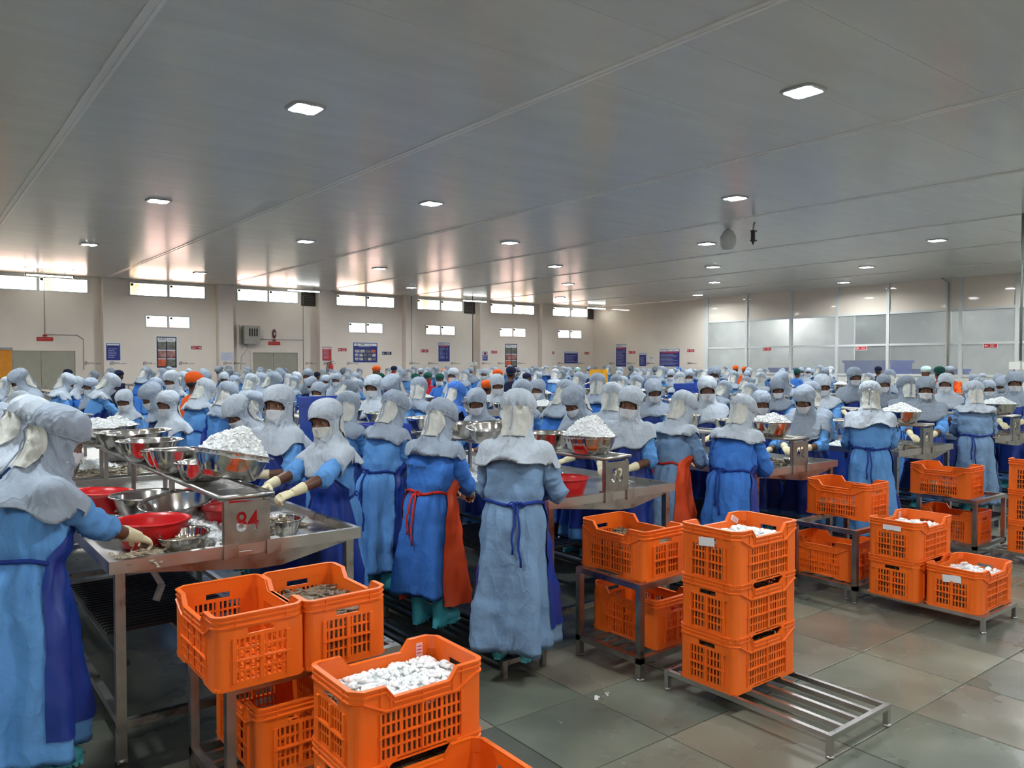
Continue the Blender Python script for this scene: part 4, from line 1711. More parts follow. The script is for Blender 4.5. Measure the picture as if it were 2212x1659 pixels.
def crate(label, x, y, z, rz=0.0, colour='orange', group='orange slotted crates', tilt=(0, 0)):
    t = thing('crate', label, 'crate', (x, y, z), (tilt[0], tilt[1], rz), group)
    a, b_ = CL / 2, CW / 2
    G = lambda k: CM[(colour, k)]
    link('base', G('base'), None, t)
    link('rim', G('rim'), None, t)
    link('side_panel', G('side_panel'), None, t, (0, -b_, 0))
    link('side_panel', G('side_panel'), None, t, (0, b_, 0), (0, 0, PI))
    link('end_panel', G('end_panel'), None, t, (a, 0, 0), (0, 0, PI / 2))
    link('end_panel', G('end_panel'), None, t, (-a, 0, 0), (0, 0, -PI / 2))
    for sx, sy in ((1, 1), (-1, 1), (-1, -1), (1, -1)):
        o = link('corner_post', G('corner_post'), None, t)
        o.scale = (sx, sy, 1)
    return t


FILL = {}


def crate_fill(label, x, y, z, rz, lvl, top='prawn', seed=1, nch=330):
    """what a crate holds: prawns packed behind the slots, ice on top"""
    k = (round(lvl, 3), top, seed, nch)
    if k not in FILL:
        r = random.Random(seed)
        a, b_ = CL / 2 - .016, CW / 2 - .016
        p = MB()
        nx, ny = 22, 16

        def hh(u, v):
            e = min(1, 6 * min(1 - abs(u), 1 - abs(v)))
            return lvl + .018 * nz(u * 3 + seed, v * 3, 1) + .03 * e * (1 if top != 'low' else .2) - .02
        grid = [[(a * (-1 + 2 * i / nx), b_ * (-1 + 2 * j / ny), hh(-1 + 2 * i / nx, -1 + 2 * j / ny)) for i in range(nx + 1)] for j in range(ny + 1)]
        o = len(p.v)
        vs = [q for row in grid for q in row]
        fs = [(j * (nx + 1) + i, j * (nx + 1) + i + 1, (j + 1) * (nx + 1) + i + 1, (j + 1) * (nx + 1) + i) for j in range(ny) for i in range(nx)]
        p.add(vs, fs, 2 if top == 'ice' else 0, False)
        # walls of the heap, bumpy
        for (c0, c1) in (((-a, -b_), (a, -b_)), ((a, -b_), (a, b_)), ((a, b_), (-a, b_)), ((-a, b_), (-a, -b_))):
            n_ = 26
            for j in range(7):
                pass
            rows = []
            for j in range(9):
                row = []
                for i in range(n_ + 1):
                    t_ = i / n_
                    X, Y = c0[0] + (c1[0] - c0[0]) * t_, c0[1] + (c1[1] - c0[1]) * t_
                    zz_ = .02 + (lvl - .025) * j / 8
                    ins = .008 + .008 * nz(X * 60, Y * 60, zz_ * 60 + seed)
                    row.append((X * (1 - ins / a), Y * (1 - ins / b_), zz_))
                rows.append(row)
            vs = [q for row in rows for q in row]
            fs = [(j * (n_ + 1) + i, j * (n_ + 1) + i + 1, (j + 1) * (n_ + 1) + i + 1, (j + 1) * (n_ + 1) + i) for j in range(8) for i in range(n_)]
            p.add(vs, fs, 0, False)
        if top == 'ice':
            for _ in range(nch):
                u, v = r.uniform(-.97, .97), r.uniform(-.97, .97)
                cube_ice(p, (a * u, b_ * v, hh(u, v) + .006), .0165 * r.uniform(.75, 1.2), r)
            for _ in range(14):
                M = Matrix.Translation((-a * r.uniform(.7, .95), b_ * r.uniform(-.9, .3), lvl + .02)) @ Matrix.Rotation(r.uniform(0, 6.28), 4, 'Z')
                prawn(p, M, .07, 1.4)
        else:
            for _ in range(60):
                u, v = r.uniform(-.9, .9), r.uniform(-.9, .9)
                M = Matrix.Translation((a * u, b_ * v, hh(u, v) + .004)) @ Matrix.Rotation(r.uniform(0, 6.28), 4, 'Z') @ Matrix.Rotation(r.uniform(-.3, .3), 4, 'X')
                prawn(p, M, .08, r.uniform(.9, 1.9))
        me = p.mesh('prawns')
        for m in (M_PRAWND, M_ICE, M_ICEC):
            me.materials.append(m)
        FILL[k] = me
    o = link('prawns_and_ice' if top == 'ice' else 'prawns', FILL[k], None, None, (x, y, z), (0, 0, rz))
    return tag(o, label, 'prawns', 'crate fillings', 'stuff')


def paper(label, x, y, z, rot, w_=.05, h_=.05, m=None):
    q = MB()
    q.box((0, 0, 0), (w_, .0015, h_))
    for k in range(3):
        q.box((0, -.001, h_ * .25 - k * h_ * .25), (w_ * .7, .0012, h_ * .08), None, 1)
    tag(obj('paper_label', q, [m or M_PAPER, M_INKR], None, (x, y, z), rot), label, 'label')


SH = .273  # stacking height
R90 = PI / 2
# by table eighty four
crate('empty orange crate at the left on the stand in front of table eighty four', 1.095, 3.27, .55, R90)
crate('orange crate of prawns at the right on the stand in front of table eighty four', 1.458, 3.26, .55, R90)
crate_fill('prawns in the right crate on the stand in front of table eighty four', 1.458, 3.26, .55, R90, .185, 'prawn', 2)
crate('empty orange crate on the lower shelf of the stand in front of table eighty four', 1.275, 3.33, .13, R90)
crate('big near orange crate full of prawns under ice', 1.47, 2.6, .11 + SH)
crate_fill('tube ice over prawns in the big near crate', 1.47, 2.6, .11 + SH, 0, .205, 'ice', 3, 420)
crate('orange crate under the big near one full of ice', 1.47, 2.6, .11)
crate_fill('prawns in the crate under the big near one', 1.47, 2.6, .11, 0, .2, 'prawn', 4)
crate('orange crate cut by the bottom edge of the picture', 1.43, 2.22, .11)
paper('pale pink printed label inside the big near crate', 1.668, 2.6 + CW / 2 - .011, .11 + SH + .24, (0, 0, 0), .03, .055, mat('pink paper', hx(236, 190, 190), .5))
# the stack of three
for k, lb_ in enumerate(('lowest of the three orange crates stacked on the slatted pallet', 'middle one of the three orange crates stacked on the slatted pallet', 'topmost of the three orange crates stacked on the slatted pallet')):
    crate(lb_, 3.58 + .004 * k, 2.6, .11 + SH * k)
    crate_fill('prawns in the ' + lb_[:40], 3.58, 2.6, .11 + SH * k, 0, .19 if k < 2 else .2, 'prawn' if k < 2 else 'ice', 5 + k, 260)
paper('crumpled white label in the hand hole of the topmost stacked crate', 3.31 - .006, 2.6, .11 + SH * 2 + .215, (.05, .1, R90), .1, .045)
paper('torn clear tape inside the topmost stacked crate', 3.77, 2.6 + CW / 2 - .012, .11 + SH * 2 + .25, (0, .5, 0), .07, .03)
# stand before table eighty three
crate('orange crate of prawns on top of the stand left of the stack of three', 3.505, 3.32, .55, R90)
crate_fill('prawns in the crate on top of the stand left of the stack of three', 3.505, 3.32, .55, R90, .18, 'prawn', 8)
crate('orange crate on the lower shelf left of the stack of three', 3.62, 3.33, .13, R90)
# pallet 2
crate('lower orange crate of the stack of two on the far pallet', 5.89, 2.77, .11)
crate_fill('prawns in the lower crate of the stack of two', 5.89, 2.77, .11, 0, .2, 'prawn', 9)
crate('upper orange crate of the stack of two on the far pallet', 5.89, 2.77, .11 + SH)
crate_fill('ice and prawns in the upper crate of the stack of two', 5.89, 2.77, .11 + SH, 0, .2, 'ice', 10, 260)
crate('low orange crate of ice at the front of the far pallet', 5.94, 2.38, .11)
crate_fill('ice and prawns in the low crate at the front of the far pallet', 5.94, 2.38, .11, 0, .2, 'ice', 11, 260)
paper('white label in the hand hole of the low crate on the far pallet', 5.67 - .006, 2.38, .11 + .215, (0, .1, R90), .12, .05)
paper('white strip label on the upper crate of the stack of two', 5.62 - .008, 2.77, .11 + SH + .235, (0, 0, R90), .13, .035)
paper('pink label inside the upper crate of the stack of two', 6.075, 2.77 + CW / 2 - .012, .11 + SH + .25, (0, 0, 0), .04, .05, MATS['pink paper'])
# stand 2
crate('orange crate of prawns on top of the wide stand before table eighty two', 6.17, 3.42, .55, R90)
crate_fill('prawns in the crate on top of the wide stand before table eighty two', 6.17, 3.42, .55, R90, .1, 'low', 12)
crate('orange crate on the lower shelf of the stand in front of table eighty two', 5.87, 3.38, .13, R90)
# stand 3
crate('orange crate of prawns on top of the stand in front of table eighty one', 7.88, 3.37, .55, R90)
crate_fill('prawns in the crate on top of the stand in front of table eighty one', 7.88, 3.37, .55, R90, .1, 'low', 13)
crate('orange crate on the lower shelf of the stand in front of table eighty one', 7.96, 3.33, .13, R90)
for k, lb_ in enumerate(('lowest crate of the stack cut by the right edge', 'middle crate of the stack cut by the right edge', 'top crate of the stack cut by the right edge')):
    crate('orange ' + lb_, 8.13, 2.66, .11 + SH * k)
    crate_fill('prawns in the ' + lb_, 8.13, 2.66, .11 + SH * k, 0, .2, 'prawn', 14 + k % 2)
for k in range(6):
    crate('yellow crate in the stack of six far behind the workers, %s from the floor' % ORD[k], 13.2, 13.6, SH * k, .65, 'yellow', 'yellow crates')

# slatted pallets
b = MB()
b.box2((-.0125, 0, .085), (.0125, .96, .11))
PS = b.mesh('slat')
PS.materials.append(M_STEEL)
b = MB()
b.box2((-.275, -.0125, .085), (.275, .0125, .11))
PE = b.mesh('end_bar')
PE.materials.append(M_STEEL)
b = MB()
b.box((0, 0, .0475), (.026, .026, .075))
b.tube([(0, 0, 0), (0, 0, .012)], .019, 10)
PG = b.mesh('leg')
PG.materials.append(M_STEEL)


def pallet(label, x, y, n_=5):
    t = thing('slatted_pallet', label, 'pallet', (x, y, 0), group='low steel pallets')
    for k in range(n_):
        link('slat', PS, None, t, (-.26 + .52 * k / (n_ - 1), 0, 0))
    for yy in (0.0, .96):
        link('end_bar', PE, None, t, (0, yy, 0))
    for xx in (-.26, .26):
        for yy in (0, .96):
            link('leg', PG, None, t, (xx, yy, 0))


pallet('low slatted steel pallet under the near crates', 1.45, 1.88)
pallet('low slatted steel pallet half empty under the stack of three crates', 3.58, 1.91)
pallet('low slatted steel pallet on the far right with three crates', 5.93, 2.18)
pallet('low steel pallet under the stack at the right edge', 8.13, 2.0)


def stand(label, x0, x1, y0=3.05, y1=3.55, zt=.55):
    t = thing('crate_stand', label, 'stand', (x0, y0, 0), group='two level crate stands')
    w_, d_ = x1 - x0, y1 - y0
    for xx in (0, w_):
        for yy in (0, d_):
            p = MB()
            p.box2((xx - .018, yy - .018, 0), (xx + .018, yy + .018, zt - .035))
            p.tube([(xx, yy, 0), (xx, yy, .012)], .024, 10)
            obj('leg', p, M_STEELD, t)
    for nm, z in (('top_frame', zt - .035), ('lower_frame', .095)):
        p = MB()
        for yy in (0, d_):
            p.box2((-.018, yy - .018, z), (w_ + .018, yy + .018, z + .034))
        for xx in (0, w_):
            p.box2((xx - .018, .018, z), (xx + .018, d_ - .018, z + .034))
        obj(nm, p, M_STEELD, t)
        for k in range(1, 5) if nm == 'lower_frame' else ():
            p = MB()
            p.box2((.018, d_ * k / 5 - .011, z + .008), (w_ - .018, d_ * k / 5 + .011, z + .03))
            obj('slat', p, M_STEELD, t)


stand('two level steel stand holding the crates in front of table eighty four', .99, 1.72, 3.06, 3.54)
stand('two level steel stand left of the stack of three crates', 3.29, 4.05)
stand('two level steel stand in front of table eighty two', 5.63, 6.4)
stand('two level steel stand in front of table eighty one', 7.72, 8.36)
for i, (x, y, s_) in enumerate([(2.92, 3.02, 1), (3.0, 3.02, .7), (3.55, 2.98, .8)]):
    q = MB()
    chunk(q, (0, 0, .004), .02 * s_, rnd, .3)
    chunk(q, (.02, .01, .004), .012 * s_, rnd, .3)
    tag(obj('shell_scrap', q, [M_PAPER, M_PAPER], None, (x, y, 0)), 'white scrap on the floor in front of table eighty three, %s from left' % ORD[i], 'scrap')
# ================================================================ PEOPLE
HIP = .82


def RX(a):
    return Matrix.Rotation(a, 4, 'X')


def frames(P):
    piv = Vector((0, 0, HIP))
    Tt = Matrix.Translation(piv) @ Matrix.Rotation(P.get('twist', 0), 4, 'Z') @ RX(-P['lean']) @ Matrix.Translation(-piv)
    nk = Vector((0, .01, 1.29))
    Th = Tt @ Matrix.Translation(nk) @ Matrix.Rotation(P['yaw'], 4, 'Z') @ Matrix.Rotation(P.get('roll', 0), 4, 'Y') @ RX(-P['pitch']) @ Matrix.Translation(-nk)
    return Tt, Th


def lerpM(A, B, t, p):
    return (A @ p) * (1 - t) + (B @ p) * t


def sm(t):
    t = max(0, min(1, t))
    return t * t * (3 - 2 * t)


def interp(tab, z):
    """tab: rows (z, a, b, ...) falling or rising in z"""
    if tab[0][0] > tab[-1][0]:
        tab = tab[::-1]
    if z <= tab[0][0]:
        return tab[0][1:]
    for q in range(len(tab) - 1):
        if z <= tab[q + 1][0]:
            t = (z - tab[q][0]) / (tab[q + 1][0] - tab[q][0])
            return tuple(u + (v - u) * t for u, v in zip(tab[q][1:], tab[q + 1][1:]))
    return tab[-1][1:]


def arm_joints(Tt, side, hand, reach_pole=None):
    S = Tt @ Vector((side * .158, .0, 1.215))
    Wp = Vector(hand)
    L1, L2 = .265, .235
    d = Wp - S
    D = d.length
    if D > (L1 + L2) * .985:
        D = (L1 + L2) * .985
        Wp = S + d.normalized() * D
    d = (Wp - S).normalized()
    a = (L1 * L1 - L2 * L2 + D * D) / (2 * D)
    h = math.sqrt(max(1e-6, L1 * L1 - a * a))
    pole = Vector((side * .55, -.45, -.6)) if reach_pole is None else Vector(reach_pole)
    n = (pole - d * pole.dot(d)).normalized()
    return S, S + d * a + n * h, Wp


def hand_geo(p, Wp, d, n, t, sc=1.0, curl=.5, grow=0.0, cuff=0.0):
    """palm, four fingers of different lengths with bends, a thumb from the palm's side"""
    d, n, t = d.normalized(), n.normalized(), t.normalized()

    def pt(a, b_, c):
        return Wp + (d * a + t * b_ + n * c) * sc
    rs = []
    for (a, w_, h_) in ((-.01, .024, .018), (.02, .031, .017), (.055, .038, .015), (.082, .038, .0125)):
        rs.append([pt(a, w_ * math.cos(2 * PI * k / 10) * (1 + grow * 8), (h_ + grow) * math.sin(2 * PI * k / 10)) for k in range(10)])
    p.rings(rs)
    for j, (o, L) in enumerate(((.0285, .068), (.0095, .077), (-.0095, .072), (-.0275, .056))):
        base = pt(.074, o, 0)
        ang = 0
        pts = [base]
        q = base
        for s_, c_ in ((.42, .55 * curl), (.33, 1.05 * curl), (.25, .8 * curl)):
            ang += c_ * (1 + .12 * j)
            q = q + (d * math.cos(ang) + n * math.sin(ang) + t * (o * 2.2 * (1 - curl))) * (L * s_ * sc)
            pts.append(q)
        r0 = (.0092 - .0006 * (j == 3)) * sc + grow
        p.tube(pts, [r0, r0 * .97, r0 * .9, r0 * .72], 8)
    b0 = pt(.018, .022, .004)
    b1 = b0 + (d * .62 + t * .62 + n * .38 * (1 + curl)) .normalized() * .036 * sc
    b2 = b1 + (d * .85 + t * .1 + n * .5 * (1 + curl)).normalized() * .029 * sc
    b3 = b2 + (d * .95 - t * .15 + n * .5).normalized() * .018 * sc
    p.tube([b0, b1, b2, b3], [.0125 * sc + grow, .0112 * sc + grow, .0102 * sc + grow, .008 * sc + grow], 8)
    if cuff:
        p.tube([Wp + d * .02 * sc, Wp - d * .03, Wp - d * cuff], [.025 * sc, .028 * sc, .033 * sc], 14)


def body_mb(P, joints, bare=()):
    Tt, Th = frames(P)
    p = MB()
    N = 16

    def ring(M, z, a, b_, y0, k=2.2):
        out = []
        for i in range(N):
            t = 2 * PI * i / N
            c, s_ = math.cos(t), math.sin(t)
            q = (abs(c) ** k + abs(s_) ** k) ** (-1 / k)
            out.append(M @ Vector((a * q * s_, y0 + b_ * q * c, z)))
        return out
    I = Matrix.Identity(4)
    tab = [(.78, .145, .105, 0), (.86, .14, .1, 0), (.95, .125, .09, 0), (1.05, .135, .095, 0), (1.15, .15, .1, 0), (1.22, .155, .088, -.005), (1.27, .11, .065, -.005), (1.3, .055, .05, 0)]
    p.rings([ring(Tt if z > .8 else I, z, a, b_, y) for z, a, b_, y in tab])
    # neck
    p.tube([Tt @ Vector((0, -.005, 1.25)), Th @ Vector((0, .005, 1.37))], [.052, .05], 14)
    # skull and jaw
    hd = [(1.325, .03, .028, .05), (1.335, .046, .05, .035), (1.36, .06, .07, .022), (1.39, .067, .08, .016), (1.42, .071, .086, .012), (1.45, .074, .091, .008), (1.48, .075, .094, .004), (1.51, .07, .088, 0), (1.535, .053, .068, -.002), (1.55, .025, .035, -.002)]
    p.rings([ring(Th, z, a, b_, y, 2.1) for z, a, b_, y in hd])

    def E(c, r):
        p.ell(c, r, 12, 8, Th)
    E((0, .089, 1.474), (.055, .014, .012))           # brow ridge
    E((0, .1, 1.448), (.0105, .014, .024))            # nose bridge
    E((0, .108, 1.424), (.0145, .0165, .014))         # nose tip
    for s in (-1, 1):
        E((s * .0125, .102, 1.418), (.009, .011, .0085))   # nostril wing
        E((s * .041, .08, 1.415), (.024, .018, .022))      # cheek
        E((s * .07, .0, 1.435), (.009, .018, .029))        # ear
        E((s * .03, .089, 1.4585), (.017, .0085, .0048))   # upper lid
        E((s * .03, .0885, 1.4405), (.016, .0075, .0042))  # lower lid
    E((0, .096, 1.386), (.023, .011, .0068))          # lips
    E((0, .094, 1.377), (.02, .011, .0068))
    E((0, .083, 1.345), (.022, .016, .015))           # chin
    for side in (-1, 1):
        S, El, Wp = joints[side]
        p.tube([Tt @ Vector((side * .1, 0, 1.22)), S, S.lerp(El, .5), El, El.lerp(Wp, .3), El.lerp(Wp, .75), Wp], [.06, .054, .045, .037, .038, .029, .025], 12)
        hd_, hn, ht = hand_axes(P, side, El, Wp)
        hand_geo(p, Wp, hd_, hn, ht, .93 if side not in bare else 1.0, P.get('curl', .5), -.001 if side not in bare else 0)
        x = side * .085
        p.tube([(x, 0, .85), (x * 1.02, 0, .62), (x * 1.05, .005, .44), (x * 1.05, -.01, .28), (x * 1.05, -.005, .08)], [.085, .07, .052, .05, .036], 12)
        p.ell((x * 1.05, .05, .04), (.036, .1, .034), 12, 7)
    return p


def hand_axes(P, side, El, Wp):
    d = (Wp - El).normalized()
    d = (d + Vector((-side * P.get('inturn', .35), .15, -.1))).normalized()
    up = Vector((0, 0, 1))
    n = -(up - d * up.dot(d)).normalized()          # palms down
    n = (n + Vector((-side * .5, 0, 0)) - d * d.dot(Vector((-side * .5, 0, 0)))).normalized()
    t = n.cross(d) * (1 if side < 0 else -1)
    if t.x * side > 0:
        t = -t
    return d, n, t


GT = [(1.30, .075, .07, -.005), (1.285, .105, .08, -.005), (1.262, .155, .09, -.005), (1.235, .182, .105, -.004), (1.19, .187, .122, 0), (1.12, .18, .13, .004), (1.04, .172, .13, .006),
      (.97, .166, .127, .005), (.935, .16, .122, .004), (.915, .163, .124, .004), (.88, .176, .14, .002), (.80, .19, .16, 0), (.66, .2, .172, 0), (.5, .212, .182, 0), (.34, .225, .192, 0), (.14, .238, .205, 0)]


def gown_pt(P, z, th, off=0.0):
    """the cloth surface at body height z and angle th (0 = front)"""
    Tt, Th = P['_T']
    a, b_, y0 = interp(GT, z)
    fl = P.get('full', 1.0)
    if z < .9:
        k = sm((.9 - z) / .6)
        a *= 1 + (fl - 1) * k
        b_ *= 1 + (fl - 1) * k
    c, s_ = math.cos(th), math.sin(th)
    q = (abs(c) ** 2.3 + abs(s_) ** 2.3) ** (-1 / 2.3)
    sd = P['seed']
    f = 0.0
    if z < .93:
        g = sm((.93 - z) / .75)
        f += .042 * g * math.sin(5 * th + sd + 1.3 * nz(sd, z * 2, 0)) + .028 * g * math.sin(9 * th + 2.1 * sd + 2 * z)
        f += .014 * math.exp(-((z - .85) / .07) ** 2) * math.sin(17 * th + sd * 3)
    elif z < 1.2:
        f += .012 * math.sin(4 * th + sd + z * 9) * math.exp(-((z - 1.02) / .09) ** 2) + .012 * math.exp(-((z - .985) / .035) ** 2) * (1 + .6 * math.sin(11 * th + sd))
    f += .012 * nz(math.cos(th) * 2.2 + sd, math.sin(th) * 2.2, z * 4)
    f += .006 * nz(math.cos(th) * 6 + sd, math.sin(th) * 6, z * 11) + .016 * wr(math.cos(th) * 2.6 + sd + z * 2, math.sin(th) * 2.6, z * 4.5) - .005
    off -= .014 * sm((z - 1.1) / .07)
    w = sm((z - .72) / .16)
    bl = (1 + f / max(.1, a))
    v = Vector(((a * bl + off) * q * s_, y0 + (b_ * bl + off) * q * c, z))
    return lerpM(Matrix.Identity(4), Tt, w, v)


def gown_mb(P, joints, n=48, nzr=40):
    p = MB()
    hem = P.get('hem', .14)
    rs = []
    zs = [1.30 - (1.30 - .9) * k / (nzr * .45) for k in range(int(nzr * .45) + 1)]
    m = nzr - len(zs)
    zs += [.9 - (.9 - hem) * (k + 1) / m for k in range(m)]
    for z in zs:
        rs.append([gown_pt(P, z, 2 * PI * i / n) for i in range(n)])
    # turned hem
    rs.append([gown_pt(P, hem + .008, 2 * PI * i / n, -.006) for i in range(n)])
    p.rings([r[::-1] for r in rs], False, False)
    # sleeves
    Tt, Th = P['_T']
    for side in (-1, 1):
        S, El, Wp = joints[side]
        sl = P.get('sleeve', .35)
        pts = [Tt @ Vector((side * .11, 0, 1.215)), S + (S - (Tt @ Vector((0, 0, 1.2)))) * .12]
        rad = [.05, .058]
        for k in range(1, 7):
            pts.append(S.lerp(El, k / 6))
            rad.append(.058 + .006 * k / 6 + .003 * math.sin(k * 2.1 + P['seed']))
        L = max(.12, sl)
        for k in range(1, 4):
            pts.append(El.lerp(Wp, L * k / 3))
            rad.append(.064 - .005 * k)
        e = pts[-1]
        d = (e - pts[-2]).normalized()
        pts += [e + d * .002, e - d * .045, e - d * .05]
        rad += [rad[-1] + .009, rad[-1] + .012, rad[-1] - .002]
        fine, fr_ = [], []
        for k in range(len(pts) - 4):
            for q in range(4):
                fine.append(pts[k].lerp(pts[k + 1], q / 4))
                fr_.append(rad[k] + (rad[k + 1] - rad[k]) * q / 4)
        fine += pts[-4:]
        fr_ += rad[-4:]
        o = len(p.v)
        p.tube(fine, fr_, 24, cap=False)
        for i in range(o, len(p.v)):
            v = Vector(p.v[i])
            ax = min(fine, key=lambda c_: (c_ - v).length_squared)
            e_ = v - ax
            if e_.length > 1e-4:
                v = v + e_.normalized() * (.008 * nz(v.x * 14 + P['seed'], v.y * 14, v.z * 14) + .015 * wr(v.x * 9, v.y * 9 + P['seed'], v.z * 17) - .005)
            p.v[i] = tuple(v)
    return p


def apron_mb(P, n=34):
    p = MB()
    rs = []
    hem = P.get('ahem', .26)
    wrap = P.get('wrap', 1.75)
    for k in range(27):
        z = 1.215 - (1.215 - hem) * k / 26
        if z > .95:
            half = .55 + (wrap - .55) * sm((1.17 - z) / .24)
        else:
            half = wrap + .12 * sm((.9 - z) / .6)
        rs.append([gown_pt(P, z, -half + 2 * half * i / n, .011 + .004 * nz(i * .5, z * 5, P['seed'])) for i in range(n + 1)])
    p.rings(rs, False, False, False)
    return p


def tie_mb(P):
    p = MB()
    zb = .925
    w_ = P.get('wrap', 1.75)
    pts = [gown_pt(P, zb + .012 * math.sin(i * .7), w_ - .05 + (2 * PI - 2 * w_ + .1) * i / 14, .012) for i in range(15)]
    p.tube(pts, .0065, 6, flat=1.5)
    k = gown_pt(P, zb, PI + P.get('knot', .25), .018)
    p.ell(k, (.016, .012, .014), 8, 6)
    for s, L in ((-1, .34), (1, .27)):
        th = PI + P.get('knot', .25)
        q = [k]
        for i in range(1, 8):
            q.append(gown_pt(P, zb - L * i / 7, th + s * .05 + .06 * s * i / 7 + .03 * math.sin(i * 1.7), .014))
        p.tube(q, .007, 5)
        lp = [k, k + Vector((s * .03, -.012, .012)), k + Vector((s * .055, -.012, -.005)), k + Vector((s * .03, -.01, -.022)), k]
        p.tube(lp, .005, 5)
    return p


HT = [(1.603, .002, .002, -.008, 1), (1.599, .034, .04, -.008, 1), (1.586, .065, .08, -.008, 1), (1.564, .087, .102, -.006, 1), (1.535, .1, .116, -.003, 1), (1.505, .104, .121, .001, 1), (1.483, .101, .118, .005, 1), (1.467, .093, .112, .008, 1), (1.45, .09, .11, .01, 1),
      (1.42, .087, .106, .014, 1), (1.39, .086, .104, .018, 1), (1.36, .087, .102, .02, .97), (1.335, .092, .103, .018, .86), (1.31, .104, .108, .012, .66), (1.285, .124, .117, .008, .4), (1.262, .15, .13, .005, .18), (1.235, .18, .146, .003, .04), (1.205, .203, .16, .002, 0),
      (1.17, .22, .175, .003, 0), (1.13, .231, .186, .005, 0), (1.085, .239, .196, .008, 0)]


def wr(x, y, z):
    """ridged folds"""
    return (1 - abs(noise.noise(Vector((x, y, z)))) * 2) ** 3


def hood_pt(P, z, th, off=0.0, dz=0.0):
    a, b_, y0, w = interp(HT, z)
    Tt, Th = P['_T']
    sd = P['seed']
    c, s_ = math.cos(th), math.sin(th)
    f = 0.0
    back = sm((-c + .2) / 1.0)
    if z > 1.462:
        f += .009 * back * sm((1.58 - z) / .06)                                   # full at the back
        f += (.003 + .004 * back) * math.sin(13 * th + sd + 2 * nz(c, s_, sd)) * sm((1.55 - z) / .05) + .004 * (.3 + back) * math.sin(27 * th + 2 * sd) * math.exp(-((z - 1.475) / .02) ** 2)
        f += .006 * nz(c * 5 + sd, s_ * 5, z * 22) + .004 * wr(c * 3, s_ * 3 + sd, z * 14)
    elif z > 1.25:
        f += .008 * nz(c * 3.2 + sd, s_ * 3.2, z * 14 + sd) + .011 * wr(c * 2.4 + z * 6, s_ * 2.4 + sd, z * 12) - .004
        f += .006 * back * math.sin(9 * th + 2 * sd)
    else:
        g = sm((1.26 - z) / .12)
        f += g * (.018 * math.sin(4 * th + sd + .8) + .010 * math.sin(7 * th + 1.7 * sd)) + .008 * nz(c * 3 + sd, s_ * 3, z * 9) + .010 * wr(c * 2.2, s_ * 2.2 + sd, z * 7) - .004
    v = Vector(((a + f + off) * s_, y0 + (b_ + f + off) * c, z + dz))
    return lerpM(Tt, Th, w, v)


def face_open(z, P):
    zc, hh = 1.422 + P.get('oz', 0), .071
    u = (z - zc) / hh
    if abs(u) >= 1:
        return 0.0
    return (1.08 - .25 * sm((1.42 - z) / .06)) * (1 - abs(u) ** 2.4) ** .55


def Tt_in(P, side):
    return P['_T'][0] @ Vector((side * .1, 0, 1.21))


def hood_mb(P, n=56, fine=True):
    p = MB()
    cape = P.get('cape', 1.175)
    zs = [1.603, 1.6, 1.595, 1.586, 1.575, 1.564, 1.55, 1.535]
    step = .0085 if fine else .02
    z = 1.523
    while z > 1.30:
        zs.append(z)
        z -= step
    z = 1.30
    while z > cape + .004:
        zs.append(z)
        z -= .0105 if fine else .026
    zs.append(cape)
    rs = []
    for z in zs:
        to = face_open(z, P)
        t = sm((1.2 - z) / .1)
        row = []
        for i in range(n + 1):
            th = to + (2 * PI - 2 * to) * i / n
            dz = t * (.022 * math.sin(2 * th + P['seed']) + .018 * math.sin(5 * th + 2 * P['seed']) - .02 * math.cos(th)) * (1 if z < 1.2 else 0)
            row.append(hood_pt(P, z, th, 0, dz))
        rs.append(row)
    # turned edge of the face opening and of the cape
    last = [hood_pt(P, cape + .006, 2 * PI * i / n, -.006, (.022 * math.sin(2 * (2 * PI * i / n) + P['seed']) + .018 * math.sin(5 * (2 * PI * i / n) + 2 * P['seed']) - .02 * math.cos(2 * PI * i / n))) for i in range(n + 1)]
    rs.append(last)
    J = P.get('_J')
    if J:
        for row in rs:
            for i, v in enumerate(row):
                for side in (-1, 1):
                    S, El, Wp = J[side]
                    for A_, B_, r_ in ((Tt_in(P, side), S, .066), (S, El, .080), (El, Wp, .08)):
                        ab = B_ - A_
                        t_ = max(0, min(1, (v - A_).dot(ab) / ab.length_squared))
                        q = A_ + ab * t_
                        e_ = v - q
                        if e_.length < r_:
                            o_ = e_.normalized() if e_.length > 1e-4 else Vector((side, 0, .5))
                            o_ = (o_ + Vector((side * .35, 0, .45))).normalized()
                            v = q + o_ * r_
                row[i] = v
    p.rings([r[::-1] for r in rs], False, False, False)
    # drawstring seam around the cap
    pts = [hood_pt(P, 1.463 + .006 * math.cos(t_), t_, .0015) for t_ in [1.05 + (2 * PI - 2.1) * i / 30 for i in range(31)]]
    p.tube(pts, .0042, 6)
    return p


def mask_mb(P, n=20):
    p = MB()
    Tt, Th = P['_T']
    rs = []
    for k in range(11):
        t = k / 10
        row = []
        for i in range(n + 1):
            u = -1 + 2 * i / n
            top = 1.430 - .018 * abs(u) ** 1.3 + P.get('oz', 0)
            z = top + (1.322 - top) * t
            th = u * 1.25
            bulge = .008 * math.exp(-((z - 1.415) / .018) ** 2) * math.exp(-(u / .25) ** 2)
            r_ = .081 + .002 * math.sin(z * 300)
            b_ = .112 - .035 * sm((1.36 - z) / .05) + bulge
            v = Vector((r_ * math.sin(th), .012 + b_ * math.cos(th), z))
            row.append(Th @ v)
        rs.append(row)
    p.rings([r[::-1] for r in rs], False, False, False)
    return p


